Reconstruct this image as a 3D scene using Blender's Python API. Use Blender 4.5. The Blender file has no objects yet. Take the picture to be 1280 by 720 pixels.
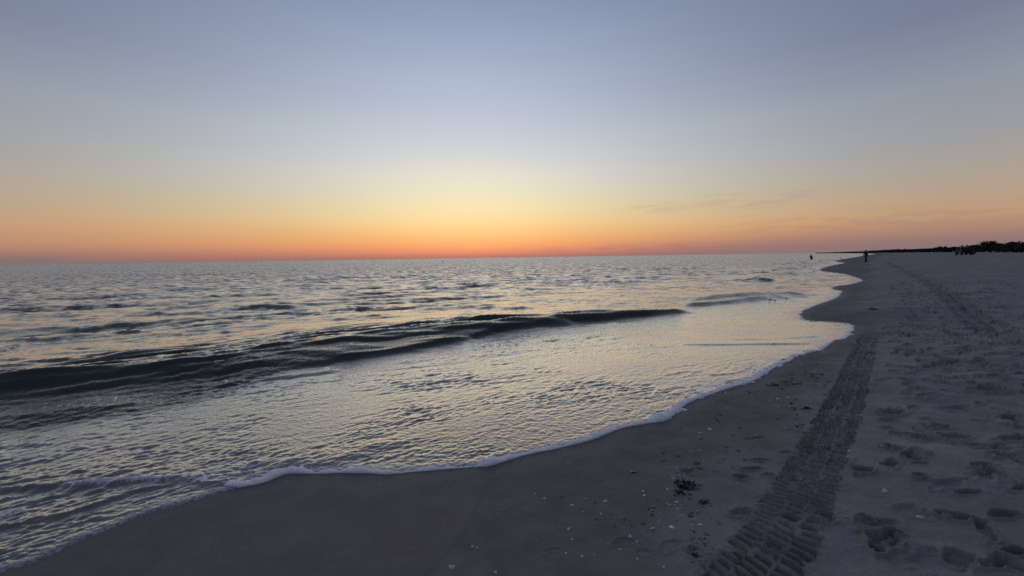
import bpy, bmesh, math, random
import numpy as np
from mathutils import Vector, Matrix
R = math.radians
random.seed(7); rng = np.random.default_rng(11)
scn = bpy.context.scene
COL = scn.collection

# ------------------------------------------------------------------ camera
CAM_Z = 1.9
FPX = 530.0                       # focal length in pixels of the 1280 wide photograph
PITCH = R(4.12); ROLL = R(0.853)
fwd = np.array([0, math.cos(PITCH), -math.sin(PITCH)])
rt0 = np.array([1.0, 0, 0]); up0 = np.cross(rt0, fwd)
rt = math.cos(ROLL)*rt0 - math.sin(ROLL)*up0
up = math.sin(ROLL)*rt0 + math.cos(ROLL)*up0
cam_data = bpy.data.cameras.new('camera'); cam = bpy.data.objects.new('camera', cam_data)
COL.objects.link(cam); scn.camera = cam
cam_data.sensor_width = 36; cam_data.lens = FPX/1280*36
cam_data.clip_start = 0.05; cam_data.clip_end = 60000
m = Matrix.Identity(4)
for i in range(3):
    m[i][0] = rt[i]; m[i][1] = up[i]; m[i][2] = -fwd[i]
m[0][3], m[1][3], m[2][3] = 0, 0, CAM_Z
cam.matrix_world = m

# ------------------------------------------------------------------ world
SUN_AZ = R(-5.4)                  # measured from +Y towards +X
def s2l(c):
    return tuple(((v/255)/12.92 if v/255 <= 0.04045 else ((v/255+0.055)/1.055)**2.4) for v in c)
world = bpy.data.worlds.new('World'); scn.world = world; world.use_nodes = True
nt = world.node_tree; nt.nodes.clear()
def N(t, **k):
    n = nt.nodes.new(t)
    for a, b in k.items(): setattr(n, a, b)
    return n
def mth(op, a=None, b=None, c=None, clamp=False):
    n = N('ShaderNodeMath', operation=op); n.use_clamp = clamp
    for i, v in enumerate((a, b, c)):
        if v is None: continue
        if isinstance(v, (int, float)): n.inputs[i].default_value = v
        else: nt.links.new(v, n.inputs[i])
    return n.outputs[0]
def smooth(v, lo, hi):
    n = N('ShaderNodeMapRange', interpolation_type='SMOOTHSTEP')
    nt.links.new(v, n.inputs[0]); n.inputs[1].default_value = lo; n.inputs[2].default_value = hi
    return n.outputs[0]
def ramp(v, stops):
    n = N('ShaderNodeValToRGB'); e = n.color_ramp.elements
    n.color_ramp.interpolation = 'LINEAR'
    nt.links.new(v, n.inputs[0])
    for i, (deg, c) in enumerate(stops):
        pos = math.sqrt(max(deg, 0)/90)
        el = e[i] if i < 2 else e.new(pos)
        el.position = pos; el.color = (*s2l(c), 1)
    return n.outputs[0]
def mix(f, a, b, mode='MIX'):
    n = N('ShaderNodeMix', data_type='RGBA', blend_type=mode)
    if isinstance(f, (int, float)): n.inputs[0].default_value = f
    else: nt.links.new(f, n.inputs[0])
    for s, v in ((6, a), (7, b)):
        if isinstance(v, tuple): n.inputs[s].default_value = (*v, 1)
        else: nt.links.new(v, n.inputs[s])
    return n.outputs[2]
tc = N('ShaderNodeTexCoord'); sep = N('ShaderNodeSeparateXYZ'); nt.links.new(tc.outputs['Generated'], sep.inputs[0])
X, Y, Z = sep.outputs
EL = mth('MULTIPLY', mth('ARCSINE', mth('MINIMUM', Z, 0.99999)), 180/math.pi)
AZ = mth('MULTIPLY', mth('ARCTAN2', X, Y), 180/math.pi)
DAZ = mth('ABSOLUTE', mth('SUBTRACT', AZ, math.degrees(SUN_AZ)))
# faint uneven layering of the haze along the horizon
mp = N('ShaderNodeMapping'); nt.links.new(tc.outputs['Generated'], mp.inputs[0]); mp.inputs['Scale'].default_value = (2.2, 2.2, 16)
nz = N('ShaderNodeTexNoise'); nt.links.new(mp.outputs[0], nz.inputs['Vector']); nz.inputs['Scale'].default_value = 1.6; nz.inputs['Detail'].default_value = 3
wob = mth('MULTIPLY', mth('SUBTRACT', nz.outputs['Fac'], 0.5), 1.0)
ELw = mth('MAXIMUM', mth('ADD', EL, mth('MULTIPLY', wob, smooth(EL, 0.3, 6))), 0)
U = mth('SQRT', mth('DIVIDE', ELw, 90))
A = ramp(U, [(0, (156,110,106)), (.35, (184,118,106)), (1.0, (222,140,106)), (1.9, (239,164,108)), (3.2, (242,188,122)), (4.8, (243,208,148)),
             (6.6, (235,217,173)), (8.6, (224,219,197)), (11, (217,217,211)), (15, (198,206,214)), (22, (172,183,206)), (30, (139,152,181)), (50, (122,136,176)), (90, (112,126,162))])
B = ramp(U, [(0, (120,112,113)), (.8, (146,116,110)), (2, (182,138,113)), (3.6, (190,152,122)), (5.5, (179,157,137)), (8, (166,159,150)), (11, (153,155,160)),
             (15, (142,150,162)), (21, (116,125,149)), (32, (103,112,138)), (55, (110,124,164)), (90, (112,126,162))])
Cc = ramp(U, [(0, (82,80,96)), (5, (90,86,106)), (12, (92,92,116)), (30, (96,103,132)), (90, (112,126,162))])
sky = mix(smooth(DAZ, 0, 54), A, B)
sky = mix(smooth(DAZ, 58, 120), sky, Cc)
# pale glow above the point where the sun went down
glow = mth('POWER', 2.718, mth('MULTIPLY', mth('ADD', mth('POWER', mth('DIVIDE', DAZ, 13), 2), mth('POWER', mth('DIVIDE', mth('SUBTRACT', EL, 7.6), 4.4), 2)), -1))
sky = mix(mth('MULTIPLY', glow, 0.27), sky, s2l((252, 242, 184)))
# greyer, mauve bank of haze low over the land to the right
bank = mth('MULTIPLY', smooth(AZ, 4, 42), mth('SUBTRACT', 1, smooth(ELw, .2, 3.6)))
sky = mix(mth('MULTIPLY', bank, .75), sky, s2l((140,117,119)))
def wisp(az, el, wa, we, amt, col):
    global sky
    mp2 = N('ShaderNodeMapping'); nt.links.new(tc.outputs['Generated'], mp2.inputs[0]); mp2.inputs['Scale'].default_value = (10, 10, 70); mp2.inputs['Rotation'].default_value = (0, R(2), 0)
    n2 = N('ShaderNodeTexNoise'); nt.links.new(mp2.outputs[0], n2.inputs['Vector']); n2.inputs['Scale'].default_value = 1.5; n2.inputs['Detail'].default_value = 5
    g = mth('POWER', 2.718, mth('MULTIPLY', mth('ADD', mth('POWER', mth('ABSOLUTE', mth('DIVIDE', mth('SUBTRACT', AZ, az), wa)), 2), mth('POWER', mth('ABSOLUTE', mth('DIVIDE', mth('SUBTRACT', EL, el), we)), 2)), -1))
    sky = mix(mth('MULTIPLY', mth('MULTIPLY', g, smooth(n2.outputs['Fac'], .38, .66)), amt), sky, s2l(col))
wisp(18.5, 6.0, 2.6, .6, .5, (176,160,150))
wisp(30, 6.2, 7, 1.1, .45, (170,150,136))
wisp(41, 3.2, 12, .9, .4, (150,122,118))
wisp(20, .9, 14, .5, .55, (160,112,112))
wisp(-4.5, 1.35, 1.3, .10, .7, (252,180,110))
wisp(-2.2, 1.15, 1.0, .08, .6, (252,176,108))
wisp(-50, .35, 3, .35, .8, (112,112,116))
nish = N('ShaderNodeTexSky', sky_type='NISHITA'); nish.sun_disc = False
nish.sun_elevation = R(0.5); nish.sun_rotation = SUN_AZ; nish.air_density = 1.0; nish.dust_density = 1.5
bg1 = N('ShaderNodeBackground'); nt.links.new(sky, bg1.inputs[0]); bg1.inputs[1].default_value = 1.0
bg2 = N('ShaderNodeBackground'); nt.links.new(nish.outputs[0], bg2.inputs[0]); bg2.inputs[1].default_value = 0.012
ad = N('ShaderNodeAddShader'); nt.links.new(bg1.outputs[0], ad.inputs[0]); nt.links.new(bg2.outputs[0], ad.inputs[1])
wo = N('ShaderNodeOutputWorld'); nt.links.new(ad.outputs[0], wo.inputs[0])

# the afterglow: the sun itself is below the sea, so only a very weak wide lamp
sd = bpy.data.lights.new('sun', 'SUN'); sd.energy = 0.02; sd.angle = R(40); sd.color = (1, .72, .45)
sun = bpy.data.objects.new('sun', sd); COL.objects.link(sun)
sdir = Vector((math.sin(SUN_AZ)*math.cos(R(5)), math.cos(SUN_AZ)*math.cos(R(5)), math.sin(R(5))))
sun.rotation_euler = sdir.to_track_quat('Z', 'Y').to_euler()

vs = scn.view_settings; vs.view_transform = 'Standard'; vs.look = 'None'; vs.exposure = 0.0; vs.gamma = 1; vs.use_curve_mapping = False
scn.render.engine = 'CYCLES'
scn.cycles.max_bounces = 5; scn.cycles.use_denoising = False; scn.cycles.caustics_reflective = False
scn.cycles.sample_clamp_indirect = 4

# ------------------------------------------------------------------ pixel helpers (only used to find where things stand)
def ray(x, y):
    d = fwd*FPX + rt*(x-640) - up*(y-360)
    return d/np.linalg.norm(d)
def on_plane(x, y, z=0.0):
    d = ray(x, y)
    t = (z-CAM_Z)/d[2] if d[2] < -1e-5 else 20000
    return np.array([d[0]*t, d[1]*t])
def catmull(P, n=6):
    P = [np.array(p, float) for p in P]; out = []
    for i in range(len(P)-1):
        p0 = P[max(i-1, 0)]; p1 = P[i]; p2 = P[i+1]; p3 = P[min(i+2, len(P)-1)]
        for k in range(n):
            t = k/n
            out.append(.5*((2*p1)+(-p0+p2)*t+(2*p0-5*p1+4*p2-p3)*t*t+(-p0+3*p1-3*p2+p3)*t**3))
    out.append(P[-1]); return np.array(out)

# ------------------------------------------------------------------ noise tiles
def spec_tile(n, L, lmin, lmax, direction=None, spread=2, p=2.0, peak=None, seed=1):
    r = np.random.default_rng(seed)
    k = np.fft.fftfreq(n, L/n)*2*np.pi
    kx, ky = np.meshgrid(k, k, indexing='ij'); K = np.hypot(kx, ky); K[0, 0] = 1e9
    amp = K**(-p)
    lam = 2*np.pi/K
    amp *= (lam > lmin)*np.exp(-(lam/lmax)**4)
    if peak: amp *= np.exp(-(lam/peak)**2*.6)
    if direction is not None:
        c = np.abs((kx*direction[0]+ky*direction[1])/K); amp *= c**spread
    f = np.fft.ifft2(amp*np.exp(2j*np.pi*r.random((n, n)))).real
    return (f/f.std()).astype(np.float32)
def samp(T, L, x, y):
    n = T.shape[0]
    u = (x/L*n) % n; v = (y/L*n) % n
    i = np.floor(u).astype(np.int64) % n; j = np.floor(v).astype(np.int64) % n
    fu = (u-np.floor(u)); fv = (v-np.floor(v)); i1 = (i+1) % n; j1 = (j+1) % n
    return (T[i, j]*(1-fu)*(1-fv)+T[i1, j]*fu*(1-fv)+T[i, j1]*(1-fu)*fv+T[i1, j1]*fu*fv)
def sst(x, a, b):
    t = np.clip((x-a)/(b-a), 0, 1); return t*t*(3-2*t)
SHD = np.array([.55, -.83])        # the way the waves run, towards the beach
SEA = np.array([.38, -.92])
T_swell = spec_tile(512, 97., .9, 10, SEA, 7, 1.9, 3.4, 1)
T_long = spec_tile(512, 31., .28, 2.2, np.array([.40, -.92]), 16, 1.5, 1.1, 12)
T_str = spec_tile(512, 23., .22, 2.0, np.array([0., 1.]), 5, 1.5, .9, 21)
T_chop = spec_tile(512, 17., .20, 1.8, SEA, 4.5, 1.5, .9, 2)
T_rip = spec_tile(1024, 9., .045, .35, SHD, 2.4, 1.5, .3, 3)
T_soft = spec_tile(512, 40., .6, 12, None, 1, 1.6, None, 4)
T_lump = spec_tile(512, 3.7, .03, .5, None, 1, 1.7, None, 5)
T_fine = spec_tile(512, 1.3, .008, .06, None, 1, 1.0, None, 6)

# ------------------------------------------------------------------ shoreline
edge_px = [(-40,733),(0,716),(50,700),(100,676),(150,656),(187,641),(225,631),(262,620),(292,610.5),(328,603),(346,595.5),(364,591),(397,592),(430,590.5),
 (462,591),(485,592.5),(528,588.6),(575,585),(600,583),(620,579),(659,568),(698,560),(738,549.6),(774,536),(803,530),(826,526),(838,521),(846,513.5),(862.5,502),
 (895,490.5),(915,484),(941,476),(957.6,466),(974,456),(988,451),(993,446),(1007,442),(1020,439),(1031,435),(1042,426.5),(1057,423),(1064,415),(1066,408),(1057,404.5),(1032.5,402.5),
 (1009,401),(1001,396),(1001,390.6),(1014,384),(1032.5,377.5),(1046.6,372),(1051,366),(1052.5,364),(1044,362.6),(1040,360.5),(1047,357.5),(1060,356),(1074,352.5),(1078,350.5),(1067.5,346),
 (1055,342.5),(1035,340),(1025,338.3),(1026,336.5),(1032,334),(1045,331),(1056,328.6),(1045,327.4),(1041,326.8),(1055,323.7),(1070,321.3),(1080,319.4)]
e = catmull(edge_px, 4)
edge_w = np.array([on_plane(x, y, 0) for x, y in e])
hor = lambda x: 331-.0149*x
far = [(1096, 317.5), (1084, 316.35), (1060, 316.1), (1018, 316.45)]
far_w = [on_plane(x, y, 0) for x, y in far]
near_w = np.array([(-900., -340.), (-60, -28), (-20, -9.5), (-9.5, -2.6), (-5.6, .35)])
edge_w = np.vstack([near_w, edge_w])
LAND_LINE = np.vstack([edge_w, far_w])
poly = np.vstack([LAND_LINE, [(30000., 4000.), (30000, -30000), (-30000, -30000), (-30000, -11000)]])
def seg_dist(P, A_, B_):
    """unsigned distance of many points to a polyline, with arc length"""
    best = np.full(len(P), 1e12); arc = np.zeros(len(P)); side = np.zeros(len(P)); acc = 0
    for a, b in zip(A_, B_):
        d = b-a; L = math.hypot(*d)
        if L < 1e-9: continue
        t = np.clip(((P[:, 0]-a[0])*d[0]+(P[:, 1]-a[1])*d[1])/(L*L), 0, 1)
        ex = P[:, 0]-a[0]-t*d[0]; ey = P[:, 1]-a[1]-t*d[1]
        D = ex*ex+ey*ey; mk = D < best
        best[mk] = D[mk]; arc[mk] = acc+t[mk]*L
        side[mk] = np.sign(d[0]*ey[mk]-d[1]*ex[mk])
        acc += L
    return np.sqrt(best), arc, side
def shore_dist(P):
    if len(P) < 64:                       # few points: all segments at once
        A_ = LAND_LINE[:-1]; D_ = LAND_LINE[1:]-A_; L2 = (D_**2).sum(1)+1e-12
        w_ = P[:, None]-A_[None]; t_ = np.clip((w_*D_).sum(2)/L2, 0, 1)
        d_ = np.sqrt(((w_-t_[..., None]*D_)**2).sum(2).min(1))
        a_ = poly; b_ = np.roll(poly, -1, 0); y_ = P[:, 1:2]
        c_ = (a_[:, 1] > y_) != (b_[:, 1] > y_); dy_ = np.where(b_[:, 1] == a_[:, 1], 1e-9, b_[:, 1]-a_[:, 1])
        ins = ((c_ & (P[:, :1] < a_[:, 0]+(y_-a_[:, 1])*(b_[:, 0]-a_[:, 0])/dy_)).sum(1) % 2) == 1
        return np.where(ins, d_, -d_)
    out = np.empty(len(P))
    for c in range(0, len(P), 200000):
        Q = P[c:c+200000]
        d, _, _ = seg_dist(Q, LAND_LINE[:-1], LAND_LINE[1:])
        ins = np.zeros(len(Q), bool)
        for a, b in zip(poly, np.roll(poly, -1, 0)):
            cond = (a[1] > Q[:, 1]) != (b[1] > Q[:, 1])
            if not cond.any(): continue
            xi = a[0]+(Q[:, 1]-a[1])*(b[0]-a[0])/(b[1]-a[1])
            ins ^= cond & (Q[:, 0] < xi)
        out[c:c+200000] = np.where(ins, d, -d)
    return out
def base_z(s):
    sp = np.maximum(s, 0)
    z = .40*sp**2/(sp**2+4.5)+.035*np.minimum(sp, 3)+1.05*(1-np.exp(-np.maximum(sp-3, 0)/45.))
    return np.where(s > 0, z, np.maximum(-.006+.06*s, -2.5))
def ground(x, y):
    """world point where the ray through a pixel meets the smooth beach"""
    z = .4
    for _ in range(14):
        p = on_plane(x, y, z); zn = float(base_z(shore_dist(p[None]))[0]); z = .5*z+.5*zn
    return np.array([p[0], p[1], z])

# ------------------------------------------------------------------ polar grid round the viewpoint
def grid(px_col, rows):
    fine = np.arctan(np.arange(-690, 690.1, px_col)/FPX)
    a0 = fine[-1]; coarse = np.linspace(a0, 2*math.pi-a0, 90)[1:]
    az = np.concatenate([fine, coarse])
    r = [.25, .5, .75, .95]
    while r[-1] < 1.4: r.append(r[-1]+.02)
    while r[-1] < 260:
        d = r[-1]; r.append(d+min(rows*d*d/(1.5*FPX), d*.04))
    while r[-1] < 45000: r.append(r[-1]*1.18)
    r = np.array(r)
    RR, AA = np.meshgrid(r, az, indexing='ij')
    return RR*np.sin(AA), RR*np.cos(AA), RR, len(az)
def build_sheet(name, X, Y, Z, keep, attrs, mat):
    nr, nc = X.shape
    idx = np.arange(nr*nc).reshape(nr, nc)
    a = idx[:-1]; b = np.roll(idx, -1, 1)[:-1]; c = np.roll(idx, -1, 1)[1:]; d = idx[1:]
    k = keep.reshape(nr, nc); kk = k[:-1] | np.roll(k, -1, 1)[:-1] | np.roll(k, -1, 1)[1:] | k[1:]
    F = np.stack([a[kk], b[kk], c[kk], d[kk]], 1)
    used = np.zeros(nr*nc, bool); used[F.ravel()] = True
    remap = np.cumsum(used)-1; F = remap[F]
    co = np.stack([X.ravel()[used], Y.ravel()[used], Z.ravel()[used]], 1).astype(np.float32)
    me = bpy.data.meshes.new(name)
    me.vertices.add(len(co)); me.vertices.foreach_set('co', co.ravel())
    me.loops.add(F.size); me.loops.foreach_set('vertex_index', F.ravel().astype(np.int32))
    me.polygons.add(len(F)); me.polygons.foreach_set('loop_start', np.arange(0, F.size, 4, dtype=np.int32))
    me.polygons.foreach_set('loop_total', np.full(len(F), 4, np.int32))
    me.polygons.foreach_set('use_smooth', np.ones(len(F), bool))
    for n_, v in attrs.items():
        at = me.attributes.new(n_, 'FLOAT', 'POINT'); at.data.foreach_set('value', v.ravel()[used].astype(np.float32))
    me.update(); me.validate()
    me.materials.append(mat)
    o = bpy.data.objects.new(name, me); COL.objects.link(o); o['kind'] = 'structure'
    return o

# ------------------------------------------------------------------ material helper
class MT:
    def __init__(self, name):
        self.m = bpy.data.materials.new(name); self.m.use_nodes = True; self.t = self.m.node_tree
        self.t.nodes.clear(); self.out = self.n('ShaderNodeOutputMaterial')
    def n(self, t, **k):
        x = self.t.nodes.new(t)
        for a, b in k.items(): setattr(x, a, b)
        return x
    def l(self, a, b): self.t.links.new(a, b)
    def put(self, sock, v):
        if isinstance(v, bpy.types.NodeSocket): self.l(v, sock)
        elif isinstance(v, tuple) and len(v) == 3 and sock.type == 'RGBA': sock.default_value = (*v, 1)
        else: sock.default_value = v
    def math(self, op, a, b=0.0, clamp=False):
        x = self.n('ShaderNodeMath', operation=op); x.use_clamp = clamp
        self.put(x.inputs[0], a); self.put(x.inputs[1], b); return x.outputs[0]
    def attr(self, name): return self.n('ShaderNodeAttribute', attribute_name=name).outputs['Fac']
    def mix(self, f, a, b, mode='MIX'):
        x = self.n('ShaderNodeMix', data_type='RGBA', blend_type=mode)
        self.put(x.inputs[0], f); self.put(x.inputs[6], a); self.put(x.inputs[7], b); return x.outputs[2]
    def mr(self, v, a, b, c=0., d=1.):
        x = self.n('ShaderNodeMapRange', interpolation_type='SMOOTHSTEP'); self.put(x.inputs[0], v)
        for i, q in enumerate((a, b, c, d)): self.put(x.inputs[i+1], q)
        return x.outputs[0]
    def pos(self, sc=(1, 1, 1), rot=0.0, obj=False):
        g = self.n('ShaderNodeTexCoord').outputs['Object'] if obj else self.n('ShaderNodeNewGeometry').outputs['Position']
        mp = self.n('ShaderNodeMapping'); self.l(g, mp.inputs[0]); mp.inputs['Scale'].default_value = sc; mp.inputs['Rotation'].default_value = (0, 0, rot)
        return mp.outputs[0]
    def noise(self, vec, scale, detail=2, rough=.5, out='Fac'):
        x = self.n('ShaderNodeTexNoise'); self.l(vec, x.inputs['Vector']); x.inputs['Scale'].default_value = scale
        x.inputs['Detail'].default_value = detail; x.inputs['Roughness'].default_value = rough; return x.outputs[out]
def simple(name, col, rough=.7, var=.25, scale=8., bump=0.0, bscale=60., metal=0.):
    M = MT(name); p = M.n('ShaderNodeBsdfPrincipled'); v = M.pos(obj=True)
    nz = M.noise(v, scale, 3); lo = tuple(c*(1-var) for c in col); hi = tuple(min(1, c*(1+var)) for c in col)
    M.l(M.mix(nz, lo, hi), p.inputs['Base Color']); p.inputs['Roughness'].default_value = rough; p.inputs['Metallic'].default_value = metal
    if bump:
        b = M.n('ShaderNodeBump'); b.inputs['Strength'].default_value = bump; b.inputs['Distance'].default_value = .003
        M.l(M.noise(v, bscale, 3), b.inputs['Height']); M.l(b.outputs[0], p.inputs['Normal'])
    M.l(p.outputs[0], M.out.inputs[0]); return M.m

def sand_material():
    M = MT('sand'); p = M.n('ShaderNodeBsdfPrincipled'); P = M.pos()
    damp = M.attr('damp'); pack = M.attr('pack'); soak = M.attr('soak')
    patch = M.noise(P, .9, 4, .6); grain = M.noise(P, 210, 3, .75); grain2 = M.noise(P, 700, 1)
    fleck = M.noise(P, 160, 2)
    dry = M.mix(patch, (.214, .201, .176), (.278, .263, .235))
    wet = M.mix(patch, (.146, .137, .110), (.184, .172, .140))
    c = M.mix(damp, dry, wet)
    mot = M.noise(P, 3.1, 5, .68); mot2 = M.noise(P, .35, 3, .5)
    c = M.mix(1.0, c, M.mix(M.mr(mot, .3, .7), (.80, .80, .81), (1.13, 1.12, 1.1)), 'MULTIPLY')
    c = M.mix(M.math('MULTIPLY', M.mr(mot2, .35, .7), M.math('SUBTRACT', .35, M.math('MULTIPLY', damp, .35))), c, (.125, .118, .118))
    c = M.mix(M.math('MULTIPLY', soak, .75), c, (.100, .090, .072))
    c = M.mix(M.math('MULTIPLY', pack, .55), c, (.085, .08, .078))
    g = M.math('ADD', M.math('MULTIPLY', grain, .7), M.math('MULTIPLY', grain2, .3))
    c = M.mix(1.0, c, M.mix(M.mr(g, .34, .66), (.72, .72, .72), (1.28, 1.27, 1.25)), 'MULTIPLY')
    c = M.mix(M.math('MULTIPLY', M.mr(fleck, .70, .74), .45), c, (.36, .35, .33))
    c = M.mix(M.math('MULTIPLY', M.mr(fleck, .30, .27), .5), c, (.03, .03, .03))
    M.l(c, p.inputs['Base Color'])
    M.l(M.mr(soak, 0., 1., .93, .55), p.inputs['Roughness']); p.inputs['Specular IOR Level'].default_value = .25
    b = M.n('ShaderNodeBump'); b.inputs['Strength'].default_value = .55; b.inputs['Distance'].default_value = .0016
    M.l(M.math('ADD', M.math('ADD', grain, M.math('MULTIPLY', fleck, 1.2)), M.math('MULTIPLY', M.noise(P, 60, 3), 1.5)), b.inputs['Height'])
    M.l(b.outputs[0], p.inputs['Normal'])
    M.l(p.outputs[0], M.out.inputs[0]); return M.m

def water_material():
    M = MT('water'); P = M.pos()
    sw = M.attr('swash'); foam = M.attr('froth'); away = M.attr('away')
    # thin lacy froth carried on the water
    v = M.n('ShaderNodeTexVoronoi', feature='DISTANCE_TO_EDGE'); v.inputs['Scale'].default_value = 16
    wp = M.n('ShaderNodeVectorMath', operation='ADD'); M.l(P, wp.inputs[0])
    wn = M.n('ShaderNodeVectorMath', operation='SCALE'); M.l(M.noise(P, 9, 3, .5, 'Color'), wn.inputs[0]); wn.inputs['Scale'].default_value = .12
    M.l(wn.outputs[0], wp.inputs[1]); M.l(wp.outputs[0], v.inputs['Vector'])
    lace = M.mr(v.outputs['Distance'], .13, .02)
    fz = M.math('MULTIPLY', M.math('ADD', M.math('MULTIPLY', lace, .6), M.mr(M.noise(P, 55, 3), .45, .6)), foam, True)
    fz = M.math('MAXIMUM', fz, M.mr(foam, .75, 1.))
    # normal: small ripples; random facets far away where single waves are too small for the mesh
    b = M.n('ShaderNodeBump'); b.inputs['Strength'].default_value = 1.0
    M.l(M.mr(sw, 0, 1, .0075, .0050), b.inputs['Distance'])
    Q = M.pos((1, 1.9, 1), R(33.5))
    hgt = M.math('ADD', M.noise(Q, 17, 3, .55), M.math('MULTIPLY', M.noise(Q, 45, 2, .5), .45))
    M.l(hgt, b.inputs['Height'])
    Q2 = M.pos((1, 1.7, 1), R(20))
    nv = M.noise(Q2, 1.3, 4, .62, 'Color'); nv2 = M.noise(Q2, .09, 3, .6)
    off = M.n('ShaderNodeVectorMath', operation='SUBTRACT'); M.l(nv, off.inputs[0]); off.inputs[1].default_value = (.5, .5, .5)
    ml = M.n('ShaderNodeVectorMath', operation='MULTIPLY'); M.l(off.outputs[0], ml.inputs[0]); ml.inputs[1].default_value = (1.6, 1.6, 0)
    sc = M.n('ShaderNodeVectorMath', operation='SCALE'); M.l(ml.outputs[0], sc.inputs[0]); M.l(M.math('MULTIPLY', away, M.mr(nv2,   .3, .7, .4, 1.5)), sc.inputs['Scale'])
    an = M.n('ShaderNodeVectorMath', operation='ADD'); bs = M.n('ShaderNodeVectorMath', operation='SCALE'); bs.inputs[0].default_value = (.28, -.95, 0); M.l(M.math('MULTIPLY', away, .21), bs.inputs['Scale'])
    ab = M.n('ShaderNodeVectorMath', operation='ADD'); M.l(bs.outputs[0], ab.inputs[0]); M.l(sc.outputs[0], ab.inputs[1])   # unresolved wave fronts lean to the beach
    M.l(b.outputs[0], an.inputs[0]); M.l(ab.outputs[0], an.inputs[1])
    nn = M.n('ShaderNodeVectorMath', operation='NORMALIZE'); M.l(an.outputs[0], nn.inputs[0])
    fr = M.n('ShaderNodeFresnel'); fr.inputs['IOR'].default_value = 1.40; M.l(nn.outputs[0], fr.inputs['Normal'])
    df = M.n('ShaderNodeBsdfDiffuse'); body = M.mix(sw, (.032, .042, .027), (.085, .078, .062)); M.l(body, df.inputs['Color'])
    gl = M.n('ShaderNodeBsdfGlossy'); M.l(M.mix(sw, (1.0, .93, .81), (1.0, .93, .80)), gl.inputs['Color']); M.l(nn.outputs[0], gl.inputs['Normal'])
    M.l(M.math('ADD', M.mr(away, 0, 1, .06, .22), M.math('MULTIPLY', sw, .01)), gl.inputs['Roughness'])
    mx = M.n('ShaderNodeMixShader'); fac = M.n('ShaderNodeMix', data_type='FLOAT'); M.l(sw, fac.inputs[0])
    M.l(M.mr(fr.outputs[0], .035, .44, .02, .97), fac.inputs[2]); M.l(M.mr(fr.outputs[0], .0, .31, .07, .98), fac.inputs[3]); M.l(fac.outputs[0], mx.inputs[0]); M.l(df.outputs[0], mx.inputs[1]); M.l(gl.outputs[0], mx.inputs[2])
    fd = M.n('ShaderNodeBsdfDiffuse'); fd.inputs['Color'].default_value = (.80, .77, .76, 1)
    m2 = M.n('ShaderNodeMixShader'); M.l(M.math('MULTIPLY', fz, .75), m2.inputs[0]); M.l(mx.outputs[0], m2.inputs[1]); M.l(fd.outputs[0], m2.inputs[2])
    M.l(m2.outputs[0], M.out.inputs[0]); return M.m

# ------------------------------------------------------------------ beach
GX, GY, GR, NC = grid(1.0, .5)
P2 = np.stack([GX.ravel(), GY.ravel()], 1)
S = shore_dist(P2).reshape(GX.shape)
fs = sst(GR, 400, 60)

def line_w(px, zoff=None):
    q = catmull(px, 5)
    return np.array([on_plane(x, y, zoff)[:2] if zoff is not None else ground(x, y)[:2] for x, y in q])
def near_line(W, X, Y, width):
    lo = W.min(0)-width; hi = W.max(0)+width
    mk = (X > lo[0]) & (X < hi[0]) & (Y > lo[1]) & (Y < hi[1])
    P = np.stack([X[mk], Y[mk]], 1)
    d, a, s = seg_dist(P, W[:-1], W[1:])
    return mk, d*s, a

def footprint(Z, D, x, y, ang, L, W, depth, seed, churn=0.):
    """press one footprint (and its pushed-up rim) into the sand"""
    r = L*1.6
    i = np.searchsorted(GR[:, 0], max(math.hypot(x, y)-r, .3)); j = np.searchsorted(GR[:, 0], math.hypot(x, y)+r)
    if j-i < 2: return
    xs, ys = GX[i:j], GY[i:j]
    dx = xs-x; dy = ys-y; mk = (dx*dx+dy*dy) < r*r
    if mk.sum() < 3: return
    dx = dx[mk]; dy = dy[mk]
    n1 = samp(T_lump, 3.7, xs[mk]*1.3+seed*.7, ys[mk]*1.3+seed*.3)
    u = (dx*math.cos(ang)+dy*math.sin(ang))/(L/2); v = (-dx*math.sin(ang)+dy*math.cos(ang))/(W/2)
    q = np.sqrt(u*u+v*v)*(1+.16*n1)
    pit = -2.5*depth*sst(q, 1.04, .62)*(1+.35*u)
    rim = depth*.75*np.exp(-((q-1.2)/.2)**2)*(1-.5*u)
    z = pit+rim+.75*churn*(np.abs(n1)+.8*np.abs(samp(T_lump, 3.7, xs[mk]*2.9+seed, ys[mk]*2.9))-.5)*sst(q, 1.6, .5)
    Z[i:j][mk] += z

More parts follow.
